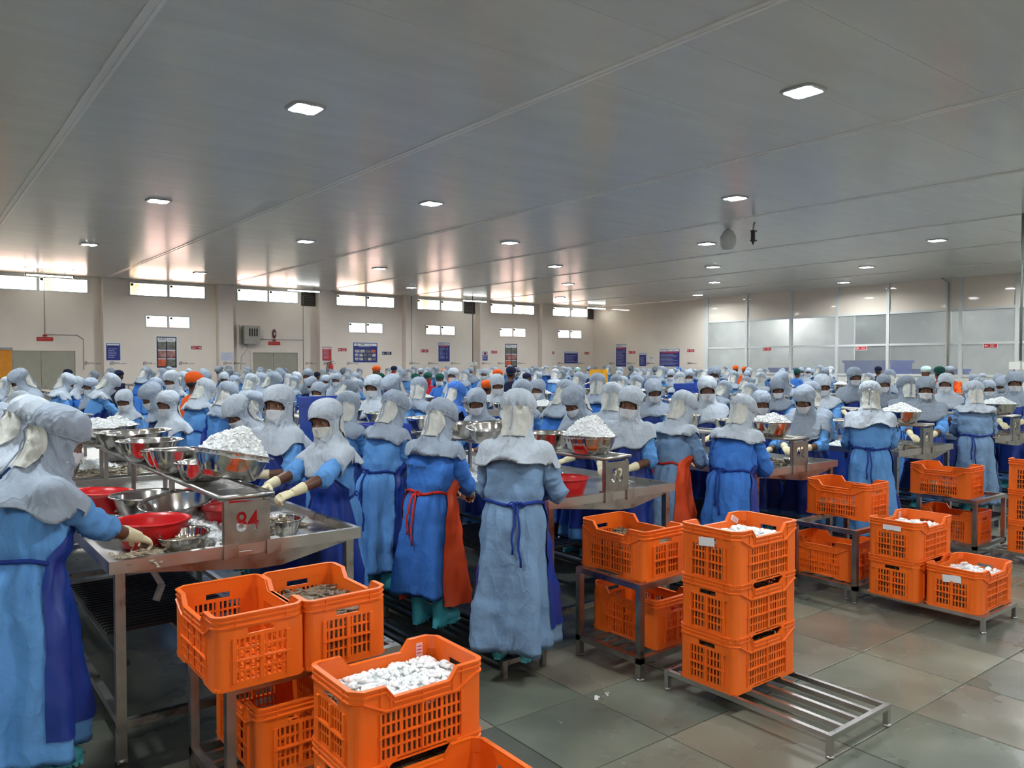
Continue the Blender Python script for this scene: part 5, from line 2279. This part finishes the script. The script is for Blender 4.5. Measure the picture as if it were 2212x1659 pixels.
def flap_mb(P, n=22):
    """white mesh panel gathered under the cap at the back"""
    p = MB()
    rs = []
    h0 = P.get('flapw', 1.0)
    for k in range(13):
        t = k / 12
        z = 1.468 - (1.468 - 1.30) * t
        half = (.78 + .3 * math.sin(PI * min(1, t * 1.02)) - .12 * t) * h0
        row = []
        for i in range(n + 1):
            th = PI - half + 2 * half * i / n
            e = 1 - abs(-1 + 2 * i / n) ** 3
            o = (.011 + .014 * math.sin(PI * t) * e) + .0025 * math.sin(i * 1.9 + P['seed']) * (1 - t) * e + .004 * nz(i * .6, t * 6, P['seed'])
            row.append(hood_pt(P, z, th, o + .002))
        rs.append(row)
    p.rings([r[::-1] for r in rs], False, False, False)
    return p


def tail_mb(P):
    p = MB()
    k = hood_pt(P, 1.468, PI + .12, .012)
    p.ell(k, (.012, .01, .012), 8, 6)
    for s, L in ((-1, .20), (1, .14)):
        pts = [k]
        for i in range(1, 7):
            pts.append(hood_pt(P, 1.468 - L * i / 6, PI + .12 + s * (.05 + .03 * i / 6), .03 + .004 * math.sin(i * 2)))
        p.tube(pts, .004, 5)
    return p


def cap_mb(P, droop=.0):
    """round cloth cap or hair net"""
    p = MB()
    rs = []
    for z, a, b_, y0 in [(1.59, .002, .002, -.006), (1.585, .035, .04, -.006), (1.57, .065, .08, -.008), (1.545, .088, .108, -.008), (1.515, .096, .117, -.006), (1.49, .09, .11, -.002), (1.474, .083, .103, .002), (1.466, .08, .1, .003)]:
        Tt, Th = P['_T']
        row = []
        for i in range(32):
            th = 2 * PI * i / 32
            f = .004 * math.sin(12 * th) * (1 if z < 1.55 else .3) + .004 * nz(math.cos(th) * 4, math.sin(th) * 4, z * 20)
            row.append(Th @ Vector(((a + f) * math.sin(th), y0 + (b_ + f) * math.cos(th), z - (.03 * max(0, -math.cos(th)) if z < 1.53 else 0))))
        rs.append(row)
    p.rings([r[::-1] for r in rs], False, False)
    return p


def boot_meshes():
    out = {}
    p = MB()
    rs = []
    for z, a, b_, y in [(.36, .062, .068, -.01), (.3, .06, .067, -.01), (.2, .055, .062, -.012), (.12, .048, .06, -.01), (.07, .046, .07, -.002), (.03, .047, .075, 0), (.012, .046, .074, 0)]:
        rs.append([(a * math.sin(2 * PI * i / 18), y + b_ * math.cos(2 * PI * i / 18), z) for i in range(18)])
    p.rings([r[::-1] for r in rs])
    p.tube([(0, -.05, .05), (0, .03, .06), (0, .1, .05), (0, .16, .042), (0, .185, .036)], [.042, .05, .045, .04, .026], 14)
    me = remesh(p, .007, 6, 'boot')
    s = MB()
    ol = []
    for i in range(28):
        t = 2 * PI * i / 28
        y = .06 + .135 * math.cos(t)
        x = .046 * math.sin(t) * (1.0 if y > 0 else .92) * (1 + .1 * math.sin(t * 2) * 0)
        ol.append((x, y))
    s.poly(ol[::-1], .014, .03)
    for k in range(11):
        y = -.065 + k * .0245
        if .02 < y < .05:
            continue
        w_ = .043 * math.sqrt(max(.05, 1 - ((y - .06) / .14) ** 2)) * 2
        s.box((0, y, .007), (w_, .013, .014))
    sm_ = s.mesh('sole')
    me.materials.append(M_BOOT)
    sm_.materials.append(M_BOOT)
    return me, sm_


BOOT, SOLE = boot_meshes()


def eye_mesh():
    p = MB()
    p.ell((0, 0, 0), (.0135, .010, .0092), 14, 9)
    p.ell((0, .0062, 0), (.0062, .0052, .0064), 12, 7, None, 1)
    me = p.mesh('eye')
    me.materials.append(M_EYEW)
    me.materials.append(M_IRIS)
    return me


EYE = eye_mesh()
GLOVE_CACHE = {}


def make_person(P, lod=0):
    """meshes of one dressed figure; returns name -> (mesh, material key)"""
    P.setdefault('seed', 1.0)
    P['_T'] = frames(P)
    Tt, Th = P['_T']
    J = {}
    for side in (-1, 1):
        hpos = P['hands'][0 if side < 0 else 1]
        J[side] = arm_joints(Tt, side, hpos, P.get('pole'))
    P['_J'] = J
    out = {}
    bm_ = remesh(body_mb(P, J, P.get('bare', ())), .0085 if lod == 0 else .013, 2, 'person')
    out['person'] = (bm_, 'skin')
    n = (60, 44) if lod == 0 else (30, 26)
    out['gown'] = (gown_mb(P, J, *n).mesh('gown'), 'gown')
    if P.get('apron', True):
        out['apron'] = (apron_mb(P, 36 if lod == 0 else 20).mesh('apron'), 'apron')
        out['apron_tie'] = (tie_mb(P).mesh('apron_tie'), 'tie')
    if P.get('capped'):
        out['cap'] = (cap_mb(P).mesh('cap'), 'cap')
        h = MB()
        h.ell(Th @ Vector((0, -.03, 1.44)), (.078, .07, .06), 12, 8)
        out['hair'] = (h.mesh('hair'), 'hair')
        if P.get('mask'):
            out['mask'] = (mask_mb(P).mesh('mask'), 'mask')
    else:
        out['hood'] = (hood_mb(P, 84 if lod == 0 else 32, lod == 0).mesh('hood'), 'hood')
        out['mask'] = (mask_mb(P, 22 if lod == 0 else 12).mesh('mask'), 'mask')
        if P.get('flap', True):
            out['hood_flap'] = (flap_mb(P, 24 if lod == 0 else 14).mesh('hood_flap'), 'flap')
            out['hood_tie'] = (tail_mb(P).mesh('hood_tie'), 'hood')
    for side in (-1, 1):
        if side in P.get('bare', ()):
            continue
        S, El, Wp = J[side]
        g = MB()
        d, nn, t = hand_axes(P, side, El, Wp)
        hand_geo(g, Wp, d, nn, t, 1.0, P.get('curl', .5), .0022)
        ax = (Wp - El).normalized()
        g.tube([Wp + ax * .01, Wp - ax * .03, Wp - ax * .075, Wp - ax * .085], [.0275, .0315, .0365, .0385], 16)
        me = remesh(g, .0042 if lod == 0 else .008, 2, 'glove')
        out['glove' if side < 0 else 'glove2'] = (me, 'glove')
    if lod == 0:
        out['_eyes'] = [Th @ Matrix.Translation((s * .03, .0838, 1.4498)) for s in (-1, 1)]
    top = max(v.co.z for v in (out['cap'] if 'cap' in out else out['hood'])[0].vertices)
    hc = Th @ Vector((0, 0, 1.47))
    out['_top'] = top
    out['_head'] = hc
    for k, v in out.items():
        if k[0] != '_' and not v[0].materials:
            v[0].materials.append(MK_DEFAULT[v[1]])
    return out


MK_DEFAULT = dict(skin=M_SKIN, gown=M_GOWN, apron=M_APRON, tie=M_TIE, hood=M_HOOD, flap=M_FLAP, mask=M_MASK, glove=M_GLOVE, cap=M_ORANGE, hair=M_HAIR)


def put_person(F, loc, heading, sc, label, group=None, mk=None, boots=True, sub='worker'):
    """heading: world angle of the way the body faces (0 = +X)"""
    mk = mk or {}

    def setm(o, key):
        m = mk.get(key)
        if m is not None and m is not MK_DEFAULT[key]:
            o.material_slots[0].link = 'OBJECT'
            o.material_slots[0].material = m
    root = link('person', F['person'][0], None, None, loc, (0, 0, heading - PI / 2))
    root.scale = (sc, sc, sc)
    setm(root, 'skin')
    tag(root, label, 'person', group)
    for k, v in F.items():
        if k[0] == '_' or k == 'person':
            continue
        o = link('glove' if k == 'glove2' else k, v[0], None, root)
        setm(o, v[1])
    for M in F.get('_eyes', []):
        o = link('eye', EYE, None, root)
        o.matrix_local = M
    if boots:
        for s in (-1, 1):
            b_ = link('boot', BOOT, None, root, (s * .09, 0, 0), (0, 0, -s * .12))
            link('sole', SOLE, None, b_)
    return root


def world_pt(px, d):
    """plan position seen at picture column px at forward distance d"""
    r = (px - 1106) / FPX
    cy, sy = math.cos(YAW), math.sin(YAW)
    return (sy + r * cy) * d, (cy - r * sy) * d


PLACED = []


def place_by_head(F, hx_, hy, ztop, heading, base, label, **kw):
    """stand the figure so that its head is at (hx_, hy) and its crown at ztop"""
    sc = max(.86, min(1.1, (ztop - base) / F['_top']))
    h = F['_head'] * sc
    a = heading - PI / 2
    ox, oy = h.x * math.cos(a) - h.y * math.sin(a), h.x * math.sin(a) + h.y * math.cos(a)
    PLACED.append((hx_ - ox, hy - oy))
    return put_person(F, (hx_ - ox, hy - oy, base), heading, sc, label, **kw)


def Z(y, d):
    return CAM_H - (y - 785) * d / FPX


# ---------------------------------------------------------------- the near workers, one by one
E0 = 0.0
W180 = PI
hands_work = [(-.1, .36, .92), (.1, .37, .92)]
NEAR = [
    # px, py(top), d, heading, params, materials, label
    dict(x=126, y=868, d=3.36, hd=.22, hw=[(.84, 4.36, 1.0), (.93, 3.90, .965)], P=dict(lean=.16, yaw=-.1, pitch=.28, hands=[(-.05, .42, .93), (.16, .40, .83)], seed=1.2, full=1.08, hem=.10, ahem=.2, wrap=1.5, cape=1.131, sleeve=.3, curl=.75),
         mk=dict(tie=M_TIE, hood=M_HOOD), lab='nearest worker at the left edge, back turned, picking prawns on table eighty four'),
    dict(x=66, y=850, d=4.0, hd=.1, P=dict(lean=.22, yaw=.0, pitch=.3, hands=hands_work, seed=2.7), mk=dict(hood=M_HOOD3), lab='worker bending over table eighty four just behind the nearest one at the left'),
    dict(x=510, y=850, d=6.3, hd=W180 + .12, P=dict(lean=.22, yaw=.25, pitch=.42, hands=hands_work, seed=3.1), mk=dict(hood=M_HOOD3), lab='third worker along the right side of table eighty four, looking down in a navy apron'),
    dict(x=602, y=829, d=5.6, hd=W180 + .18, P=dict(lean=.06, yaw=.52, pitch=.02, hands=[(-.12, .3, .97), (.1, .33, .93)], seed=4.4, sleeve=.12, cape=1.128), mk=dict(hood=M_HOOD3),
         lab='tall worker at table eighty four who looks straight into the camera, sleeves rolled'),
    dict(x=703, y=859, d=5.0, hd=W180 + .1, hw=[(1.66, 4.32, 1.0), (1.58, 4.62, .99)], P=dict(lean=.07, yaw=.38, pitch=.10, roll=.06, curl=.7, hands=[(-.08, .30, .92), (.1, .36, .86)], seed=5.3, sleeve=.14, cape=1.123), mk=dict(hood=M_HOOD3, mask=M_FLAP),
         lab='worker nearest on the right side of table eighty four, sidelong look, cream glove'),
    dict(x=853, y=840, d=6.08, hd=.25, P=dict(lean=.18, yaw=.1, pitch=.3, hands=hands_work, seed=6.9, hem=.16), mk=dict(gown=M_GOWN, hood=M_HOOD), lab='second back turned worker at table eighty three with a large white neck flap'),
    dict(x=955, y=857, d=5.22, hd=.42, P=dict(lean=.14, yaw=-.12, pitch=.34, hands=[(-.1, .34, .9), (.12, .36, .88)], seed=7.7, hem=.235, ahem=.17, wrap=2.0, full=.98), mk=dict(gown=M_GOWN2, apron=M_APRONO, tie=M_TIER, hood=M_HOOD),
         lab='back turned worker in royal blue gown with orange apron and turquoise boots'),
    dict(x=1120, y=837, d=4.62, hd=.62, P=dict(lean=.10, yaw=.12, pitch=.26, hands=[(-.1, .33, .93), (.14, .34, .93)], seed=8.1, hem=.085, ahem=.2, wrap=1.6, cape=1.143, sleeve=.1, flapw=1.05, knot=-.3), mk=dict(gown=M_GOWN3, hood=M_HOOD3, flap=M_FLAP),
         lab='back turned worker in faded grey blue gown at the centre front'),
    dict(x=1240, y=829, d=6.98, hd=W180 + .05, P=dict(lean=.16, yaw=.05, pitch=.42, hands=[(-.1, .38, .9), (.1, .4, .92)], seed=9.6, cape=1.118), mk=dict(hood=M_HOOD), lab='worker with bowed head behind the ice bowl of table eighty three'),
    dict(x=1362, y=832, d=6.4, hd=W180 + .35, P=dict(lean=.06, yaw=.2, pitch=.12, roll=-.12, hands=[(-.12, .3, .92), (.12, .34, .92)], seed=10.3, cape=1.108, hem=.12, sleeve=.15), mk=dict(hood=M_HOOD3, gown=M_GOWN), lab='worker right of the number plate eighty three, head tilted, lettered navy apron'),
    dict(x=1478, y=841, d=6.58, hd=.02, P=dict(lean=.24, yaw=-.1, pitch=.3, hands=hands_work, seed=11.2, hem=.16, ahem=.14, wrap=2.2), mk=dict(gown=M_GOWN3, apron=M_APRONO, tie=M_TIER, hood=M_HOOD3), lab='worker in grey blue gown and orange apron bending between tables eighty three and eighty two'),
    dict(x=1606, y=850, d=6.23, hd=.22, P=dict(lean=.26, yaw=-.1, pitch=.34, hands=[(-.1, .36, .92), (.12, .38, .9)], seed=12.5, sleeve=.85, hem=.1, wrap=1.9), mk=dict(gown=M_GOWN2, hood=M_HOOD3), lab='stooping back turned worker in long sleeves at table eighty two'),
    dict(x=1645, y=842, d=8.04, hd=W180 + .45, P=dict(lean=.08, yaw=.3, pitch=.14, hands=hands_work, seed=13.9, cape=1.103), mk=dict(hood=M_HOOD), lab='young worker facing the camera over a white mask, behind table eighty two'),
    dict(x=1738, y=830, d=7.65, hd=W180 + .18, P=dict(lean=.14, yaw=.1, pitch=.3, hands=[(-.08, .36, .95), (.1, .38, .95)], seed=14.8, cape=1.028), mk=dict(hood=M_HOOD), lab='worker peeling with both cream gloves beside the number plate eighty two'),
    dict(x=1880, y=821, d=7.5, hd=.55, P=dict(lean=.14, yaw=0, pitch=.24, hands=hands_work, seed=15.5, hem=.1, sleeve=.7, full=1.05, knot=.1, cape=1.123), mk=dict(gown=M_GOWN, hood=M_HOOD3), lab='broad back turned worker at the left of table eighty one, apron tied behind'),
    dict(x=2000, y=812, d=9.04, hd=W180 + .3, P=dict(lean=.06, yaw=.15, pitch=.12, hands=hands_work, seed=16.2, cape=1.108), mk=dict(hood=M_HOOD2), lab='worker facing the camera behind the ice bowl of table eighty one'),
    dict(x=2104, y=821, d=9.06, hd=.55, P=dict(lean=.12, yaw=.15, pitch=.25, hands=hands_work, seed=17.4, cape=1.200, hem=.12, sleeve=.8), mk=dict(gown=M_GOWN3, hood=M_HOOD3), lab='back turned worker in pale gown with a short cape at table eighty'),
    dict(x=2192, y=801, d=10.5, hd=W180 + .2, P=dict(lean=.06, yaw=.2, pitch=.12, hands=hands_work, seed=18.8), mk=dict(hood=M_HOOD), lab='worker at the right edge facing the camera behind ice of table eighty'),
]
for q in NEAR:
    x, y = world_pt(q['x'], q['d'])
    if 'hw' in q:      # hands given where they lie in the hall
        Tt, Th = frames(q['P'])
        sc = max(.86, min(1.1, (Z(q['y'], q['d']) - .1) / ((Th @ Vector((0, -.005, 1.6))).z)))
        h = (Th @ Vector((0, 0, 1.47))) * sc
        R_ = Matrix.Rotation(q['hd'] - PI / 2, 4, 'Z')
        o_ = Vector((x, y, .1)) - R_ @ Vector((h.x, h.y, 0))
        q['P']['hands'] = [R_.inverted() @ (Vector(v) - o_) / sc for v in q['hw']]
    F = make_person(q['P'], 0)
    o = place_by_head(F, x, y, Z(q['y'], q['d']), q['hd'], .1, q['lab'], mk=q['mk'])
    if 'royal blue gown with orange' in q['lab'] or 'lettered' in q['lab']:
        back = 'royal' in q['lab']
        me = text_mesh('BMR marine', .034, .0004)
        me.materials.append(M_SIGNBK if back else M_PAPER)
        P = q['P']
        th, z = (PI + .25, 1.10) if back else (.15, 1.0)
        c = gown_pt(P, z, th, .016 if not back else .006)
        u = (gown_pt(P, z, th - .1, .01) - gown_pt(P, z, th + .1, .01)).normalized()
        if not back:
            u = -u
            u = -u
        v = (gown_pt(P, z + .03, th, .01) - gown_pt(P, z - .03, th, .01)).normalized()
        n_ = u.cross(v).normalized()
        out_ = c - P['_T'][0] @ Vector((0, 0, z))
        if n_.dot(out_) < 0:
            u = -u
            n_ = u.cross(v).normalized()
        M = Matrix((u, n_.cross(u), n_)).transposed().to_4x4()
        M.translation = c + n_ * .006
        t_ = link('lettering', me, None, o)
        t_.matrix_local = M

# ---------------------------------------------------------------- the crowd
VAR = {
    'down': make_person(dict(lean=.18, yaw=0, pitch=.38, hands=hands_work, seed=21.0), 1),
    'left': make_person(dict(lean=.14, yaw=.6, pitch=.2, hands=hands_work, seed=22.6), 1),
    'front': make_person(dict(lean=.08, yaw=.35, pitch=.1, hands=hands_work, seed=23.1, cape=1.118), 1),
    'bent': make_person(dict(lean=.32, yaw=.1, pitch=.4, hands=[(-.1, .46, .86), (.1, .48, .86)], seed=24.7), 1),
    'back': make_person(dict(lean=.12, yaw=.3, pitch=.25, hands=hands_work, seed=25.4, flapw=1.15), 1),
    'cap': make_person(dict(lean=.04, yaw=.2, pitch=.08, hands=[(-.2, .12, .74), (.2, .12, .74)], seed=26.2, capped=True, apron=False, sleeve=.2, bare=(-1, 1)), 1),
    'capmask': make_person(dict(lean=.04, yaw=.45, pitch=.12, hands=hands_work, seed=27.2, capped=True, apron=False, mask=True, bare=(-1, 1)), 1),
}
# picture column, picture row of the crown, hood width in pixels, view (B back, R right, L left, F front), special
HEADS = """45 843 50 R;8 868 52 R;15 813 28 R;36 816 34 B;41 788 40 L p;147 797 17 B k;146 804 28 R;169 812 25 R;195 815 29 F;206 800 12 R;237 794 12 B;240 805 33 R;257 799 15 B k;268 840 38 F
318 791 13 B;326 799 17 B;350 794 18 R;366 791 15 R;336 814 26 B;370 799 30 F;397 801 30 R;408 796 14 B;440 793 24 R;420 802 33 B o;443 815 40 B;474 789 15 L d;494 789 14 B;496 797 16 L d;484 803 21 F;506 810 25 B;512 804 16 R;492 822 45 B;326 823 50 L;362 842 46 F;535 792 10 B;533 799 16 R
563 792 14 B;562 796 13 R;583 797 12 B;543 806 26 B;566 804 25 R;592 801 28 R;604 794 18 R;616 795 12 B;623 807 18 B;640 802 20 R;636 811 20 B;665 796 23 F d;673 812 24 L;685 803 15 B k;697 797 11 B;712 796 10 B;723 798 18 R;704 809 18 F;727 805 22 F;743 793 12 L d;754 795 10 B;748 806 17 R;768 804 17 B;777 795 10 B;688 824 38 F;551 844 36 B;752 843 48 B;754 819 36 R d;774 818 20 R
808 808 42 F;845 806 42 L;905 813 32 B;813 785 17 F o;838 794 12 B;851 790 14 F m;861 790 9 B;866 795 18 R;884 796 14 B;894 791 12 B;910 795 13 F;925 793 15 R;941 791 14 R;958 796 13 B o;965 790 12 R;961 798 15 R;822 805 16 R g;898 806 18 R g;924 803 20 F gr;950 806 21 F g;979 794 25 F;1005 797 18 B;1017 793 14 F;1035 796 13 B;1047 796 17 F;985 822 45 B b;1030 837 45 F;1052 820 28 B o
1067 791 16 R;1076 797 27 R o;1074 807 30 F;1103 791 26 B k;1101 788 10 B;1120 793 9 F;1135 795 16 R;1152 789 10 R;1160 793 12 B;1172 793 12 R;1180 790 11 B;1138 805 17 R k;1162 802 16 R;1145 795 12 R;1199 790 10 B;1200 796 16 B;1218 791 14 R;1229 793 13 R;1215 800 14 R d;1248 793 14 B c;1240 792 10 B;1272 791 11 F;1286 791 10 F;1306 789 10 B;1290 805 34 B;1252 802 28 R;1225 818 42 R;1127 818 42 B;1162 818 34 F;1322 824 46 B
1315 789 10 B;1335 792 11 B;1340 793 14 B;1363 788 9 L d;1375 794 10 R;1390 793 13 B;1402 796 13 B;1388 796 14 R;1372 803 14 R;1339 801 14 B;1330 809 28 B d;1347 812 22 B;1415 791 10 L d;1430 788 18 R;1466 792 9 B b;1441 795 10 R;1450 797 14 F;1458 795 10 R;1478 797 9 F;1490 796 12 B;1502 797 12 R;1515 798 12 B;1525 798 14 R;1376 809 30 B;1408 809 26 L d;1448 800 16 F;1468 803 27 B;1488 798 20 F;1412 817 36 F;1528 811 40 F;1543 785 28 F d;1565 821 28 R
1567 791 12 R;1573 797 12 R;1585 800 22 B;1589 789 12 B o;1608 792 12 L o;1619 793 11 R;1615 800 16 F;1640 796 12 B;1650 796 12 B;1615 812 27 R d;1643 803 22 B;1690 795 14 L;1688 800 32 L;1703 801 9 B;1712 800 10 R;1722 796 8 R g;1731 793 12 F;1746 794 12 F;1758 795 10 L;1771 787 14 R;1782 793 16 L d;1794 789 10 R;1679 816 32 F d;1620 826 32 R;1752 822 40 B;1777 807 42 F
1848 792 30 F d;1897 791 12 R k;1877 805 20 R;1906 808 36 F d;1921 797 28 B;1957 811 44 B d;2037 822 30 F;2044 805 32 L;2000 787 20 L c;2029 783 22 B go;2052 784 22 F mo;2103 808 15 F;2121 806 17 B;2112 815 22 B;2156 806 20 L;2163 812 24 L;2136 820 15 F""".replace('\n', ';')
LM = [(60, 'the left double door'), (200, 'the door sign cable'), (300, 'the first blue notice'), (420, 'the left six photo poster'), (520, 'the lilac paper'), (600, 'the right double door'), (690, 'the grey control box side'),
      (760, 'the red fire poster'), (840, 'the product poster'), (930, 'the blue arrow sign'), (1010, 'the blue list poster'), (1070, 'the no smoking poster'), (1150, 'the right six photo poster'), (1240, 'the last column'), (1320, 'the far corner'),
      (1400, 'the tall red titled poster'), (1500, 'the two column poster'), (1610, 'the first glass bay'), (1710, 'the second glass bay'), (1810, 'the third glass bay'), (1920, 'the fourth glass bay'), (2050, 'the fifth glass bay'), (2300, 'the switch box')]
crowd = []
for ent in HEADS.split(';'):
    a = ent.split()
    if len(a) < 4:
        continue
    crowd.append((int(a[0]), int(a[1]), float(a[2]), a[3], a[4] if len(a) > 4 else ''))
bands = []
for xc in COLX + [24.6]:
    bands.append((xc - .83, 1))
    bands.append((xc + .83, -1))
crowd.sort(key=lambda q: -q[2])
rec = []
PICK = []
for (px, py, wd, vw, sp) in crowd:
    dw = .215 * FPX / wd
    ux, uy = world_pt(px, 1.0)
    sgn = 1 if vw in 'BR' else -1
    best = None
    tall = 1.66 if (sp and sp[0] in 'okmgc') else 1.58
    if py < 790:
        tall = 1.7
    cand = [(bx / ux, bs) for bx, bs in bands if bx * ux > 0] + [(dw * k, 0) for k in (.7, .8, .9, 1, 1.1, 1.2, 1.3)]
    for d, bs in cand:
        x, y = ux * d, uy * d
        if d < 4.5 or y > 26.6 or x > 25.9:
            continue
        z = Z(py, d)
        s_ = abs(math.log(d / dw)) * 3 + ((z - tall) / .09) ** 2 * .5
        if z > 1.86 or z < 1.36:
            s_ += 5
        s_ += 0 if bs == sgn else (.5 if bs else (1.1 if y < 12.6 else .1))
        if not bs and y < 12.6 and x > -1.6:
            if any(abs(x - xc) < .8 for xc in COLX):
                s_ += 6
        if abs(x - 2.75) < .8 and 19.3 < y < 22.5 or abs(x - 5.45) < .8 and 23.4 < y < 26.6 or math.hypot(x - 13.2, y - 13.6) < .6:
            s_ += 6
        for (qx, qy) in rec:
            dd = math.hypot(qx - x, qy - y)
            if dd < .42:
                s_ += (.42 - dd) * 14
        if best is None or s_ < best[0]:
            best = (s_, d, x, y, z, bs)
    s_, d, x, y, z, bs = best
    rec.append((x, y))
    PICK.append((px, py, wd, vw, sp, sgn, x, y, z, bs))
for _ in range(30):            # nobody stands in somebody else
    for i in range(len(rec)):
        for j in range(i):
            ax, ay = rec[i][0] - rec[j][0], rec[i][1] - rec[j][1]
            dd = math.hypot(ax, ay)
            if dd < .46:
                if dd < .01:
                    ax, ay, dd = .01, .0, .01
                m_ = (.46 - dd) * .5 / dd
                rec[i] = (rec[i][0] + ax * m_ * .5, rec[i][1] + ay * m_)
                rec[j] = (rec[j][0] - ax * m_ * .5, rec[j][1] - ay * m_)
for q_, (px, py, wd, vw, sp, sgn, x, y, z, bs) in enumerate(PICK):
    x, y = rec[q_][0], min(rec[q_][1], 26.8)
    hd = (0 if sgn > 0 else PI) + rnd.uniform(-.18, .18)
    if vw == 'B':
        hd += .3
        var = rnd.choice(['back', 'back', 'left', 'down'])
    elif vw == 'R':
        hd -= .1
        var = rnd.choice(['down', 'down', 'bent'])
    elif vw == 'L':
        hd -= .05
        var = rnd.choice(['down', 'down', 'front'])
    else:
        hd += .3
        var = rnd.choice(['front', 'front', 'left'])
    mk = dict(hood=rnd.choice([M_HOOD, M_HOOD, M_HOOD3]), gown=rnd.choice([M_GOWN, M_GOWN, M_GOWN2, M_GOWN]))
    hoodname, gownname = 'grey hood', 'blue gown'
    if sp == 'd':
        mk['hood'] = M_HOOD2
        hoodname = 'darker grey hood'
    elif sp == 'b':
        mk['hood'] = M_HOODB
        mk['gown'] = M_NAVY
        gownname = 'dark gown'
        hoodname = 'blue hood'
    elif sp == 'p':
        mk['gown'] = M_GOWN3
        gownname = 'pale blue coat'
    elif sp:
        var = 'capmask' if (vw == 'F' and sp != 'o') or sp in ('m', 'mo') else 'cap'
        mk = {'o': dict(cap=M_ORANGE, gown=M_ORANGE), 'k': dict(cap=M_NAVY, gown=M_NAVY), 'm': dict(cap=M_NAVY, gown=M_RED, mask=M_RED), 'g': dict(cap=M_GREEN, gown=M_GOWN2),
              'gr': dict(cap=M_GREEN, gown=M_RED, mask=M_RED), 'c': dict(cap=mat('pale cyan net', hx(176, 208, 204), .8), gown=M_GOWN3), 'go': dict(cap=M_GREEN, gown=M_ORANGE), 'mo': dict(cap=M_HOOD2, gown=M_ORANGE)}[sp]
        hoodname, gownname = {'o': ('orange cap', 'orange shirt'), 'k': ('navy cap', 'navy uniform'), 'm': ('navy cap', 'pink mask'), 'g': ('green hair net', 'blue gown'), 'gr': ('green hair net', 'red shirt'), 'c': ('pale cyan cap', 'pale coat'), 'go': ('green hair net', 'orange shirt'), 'mo': ('grey cap', 'orange shirt')}[sp]
    tier = 'near' if wd >= 40 else 'middle' if wd >= 24 else 'rear' if wd >= 15 else 'far'
    look = {'B': 'back turned', 'R': 'facing right', 'L': 'facing left', 'F': 'facing us'}[vw]
    lm = next(nm for xx, nm in LM if px < xx)
    base = .1 if y < 6.35 and bs and .1 < x < 11.8 else 0.0
    PLACED.append((x, y))
    crowd_info = (px, tier, hoodname, gownname, look, lm)
    o = place_by_head(VAR[var], x, y, z, hd, base, 'x', mk=mk, boots=False, group='workers of the %s rows' % tier)
    o['_i'] = 0
    del o['_i']
    rec_o = o
    if 'CROWD_O' not in globals():
        CROWD_O = []
    CROWD_O.append((crowd_info, o))
cells = {}
for info, o in CROWD_O:
    px, tier, hn, gn, lk, lm = info
    cells.setdefault((tier, hn, gn, lk, lm), []).append((px, o))
for (tier, hn, gn, lk, lm), lst in cells.items():
    lst.sort(key=lambda q: q[0])
    for i, (px, o) in enumerate(lst):
        s = '%s worker, %s, %s, %s rows below %s' % (lk, hn, gn, tier, lm)
        if len(lst) > 1:
            s += ', %s from left' % ORD[i]
        w_ = s.split()
        if len(w_) > 16:
            s = s.replace(' worker,', ',', 1).replace('below the ', 'below ')
        o['label'] = s
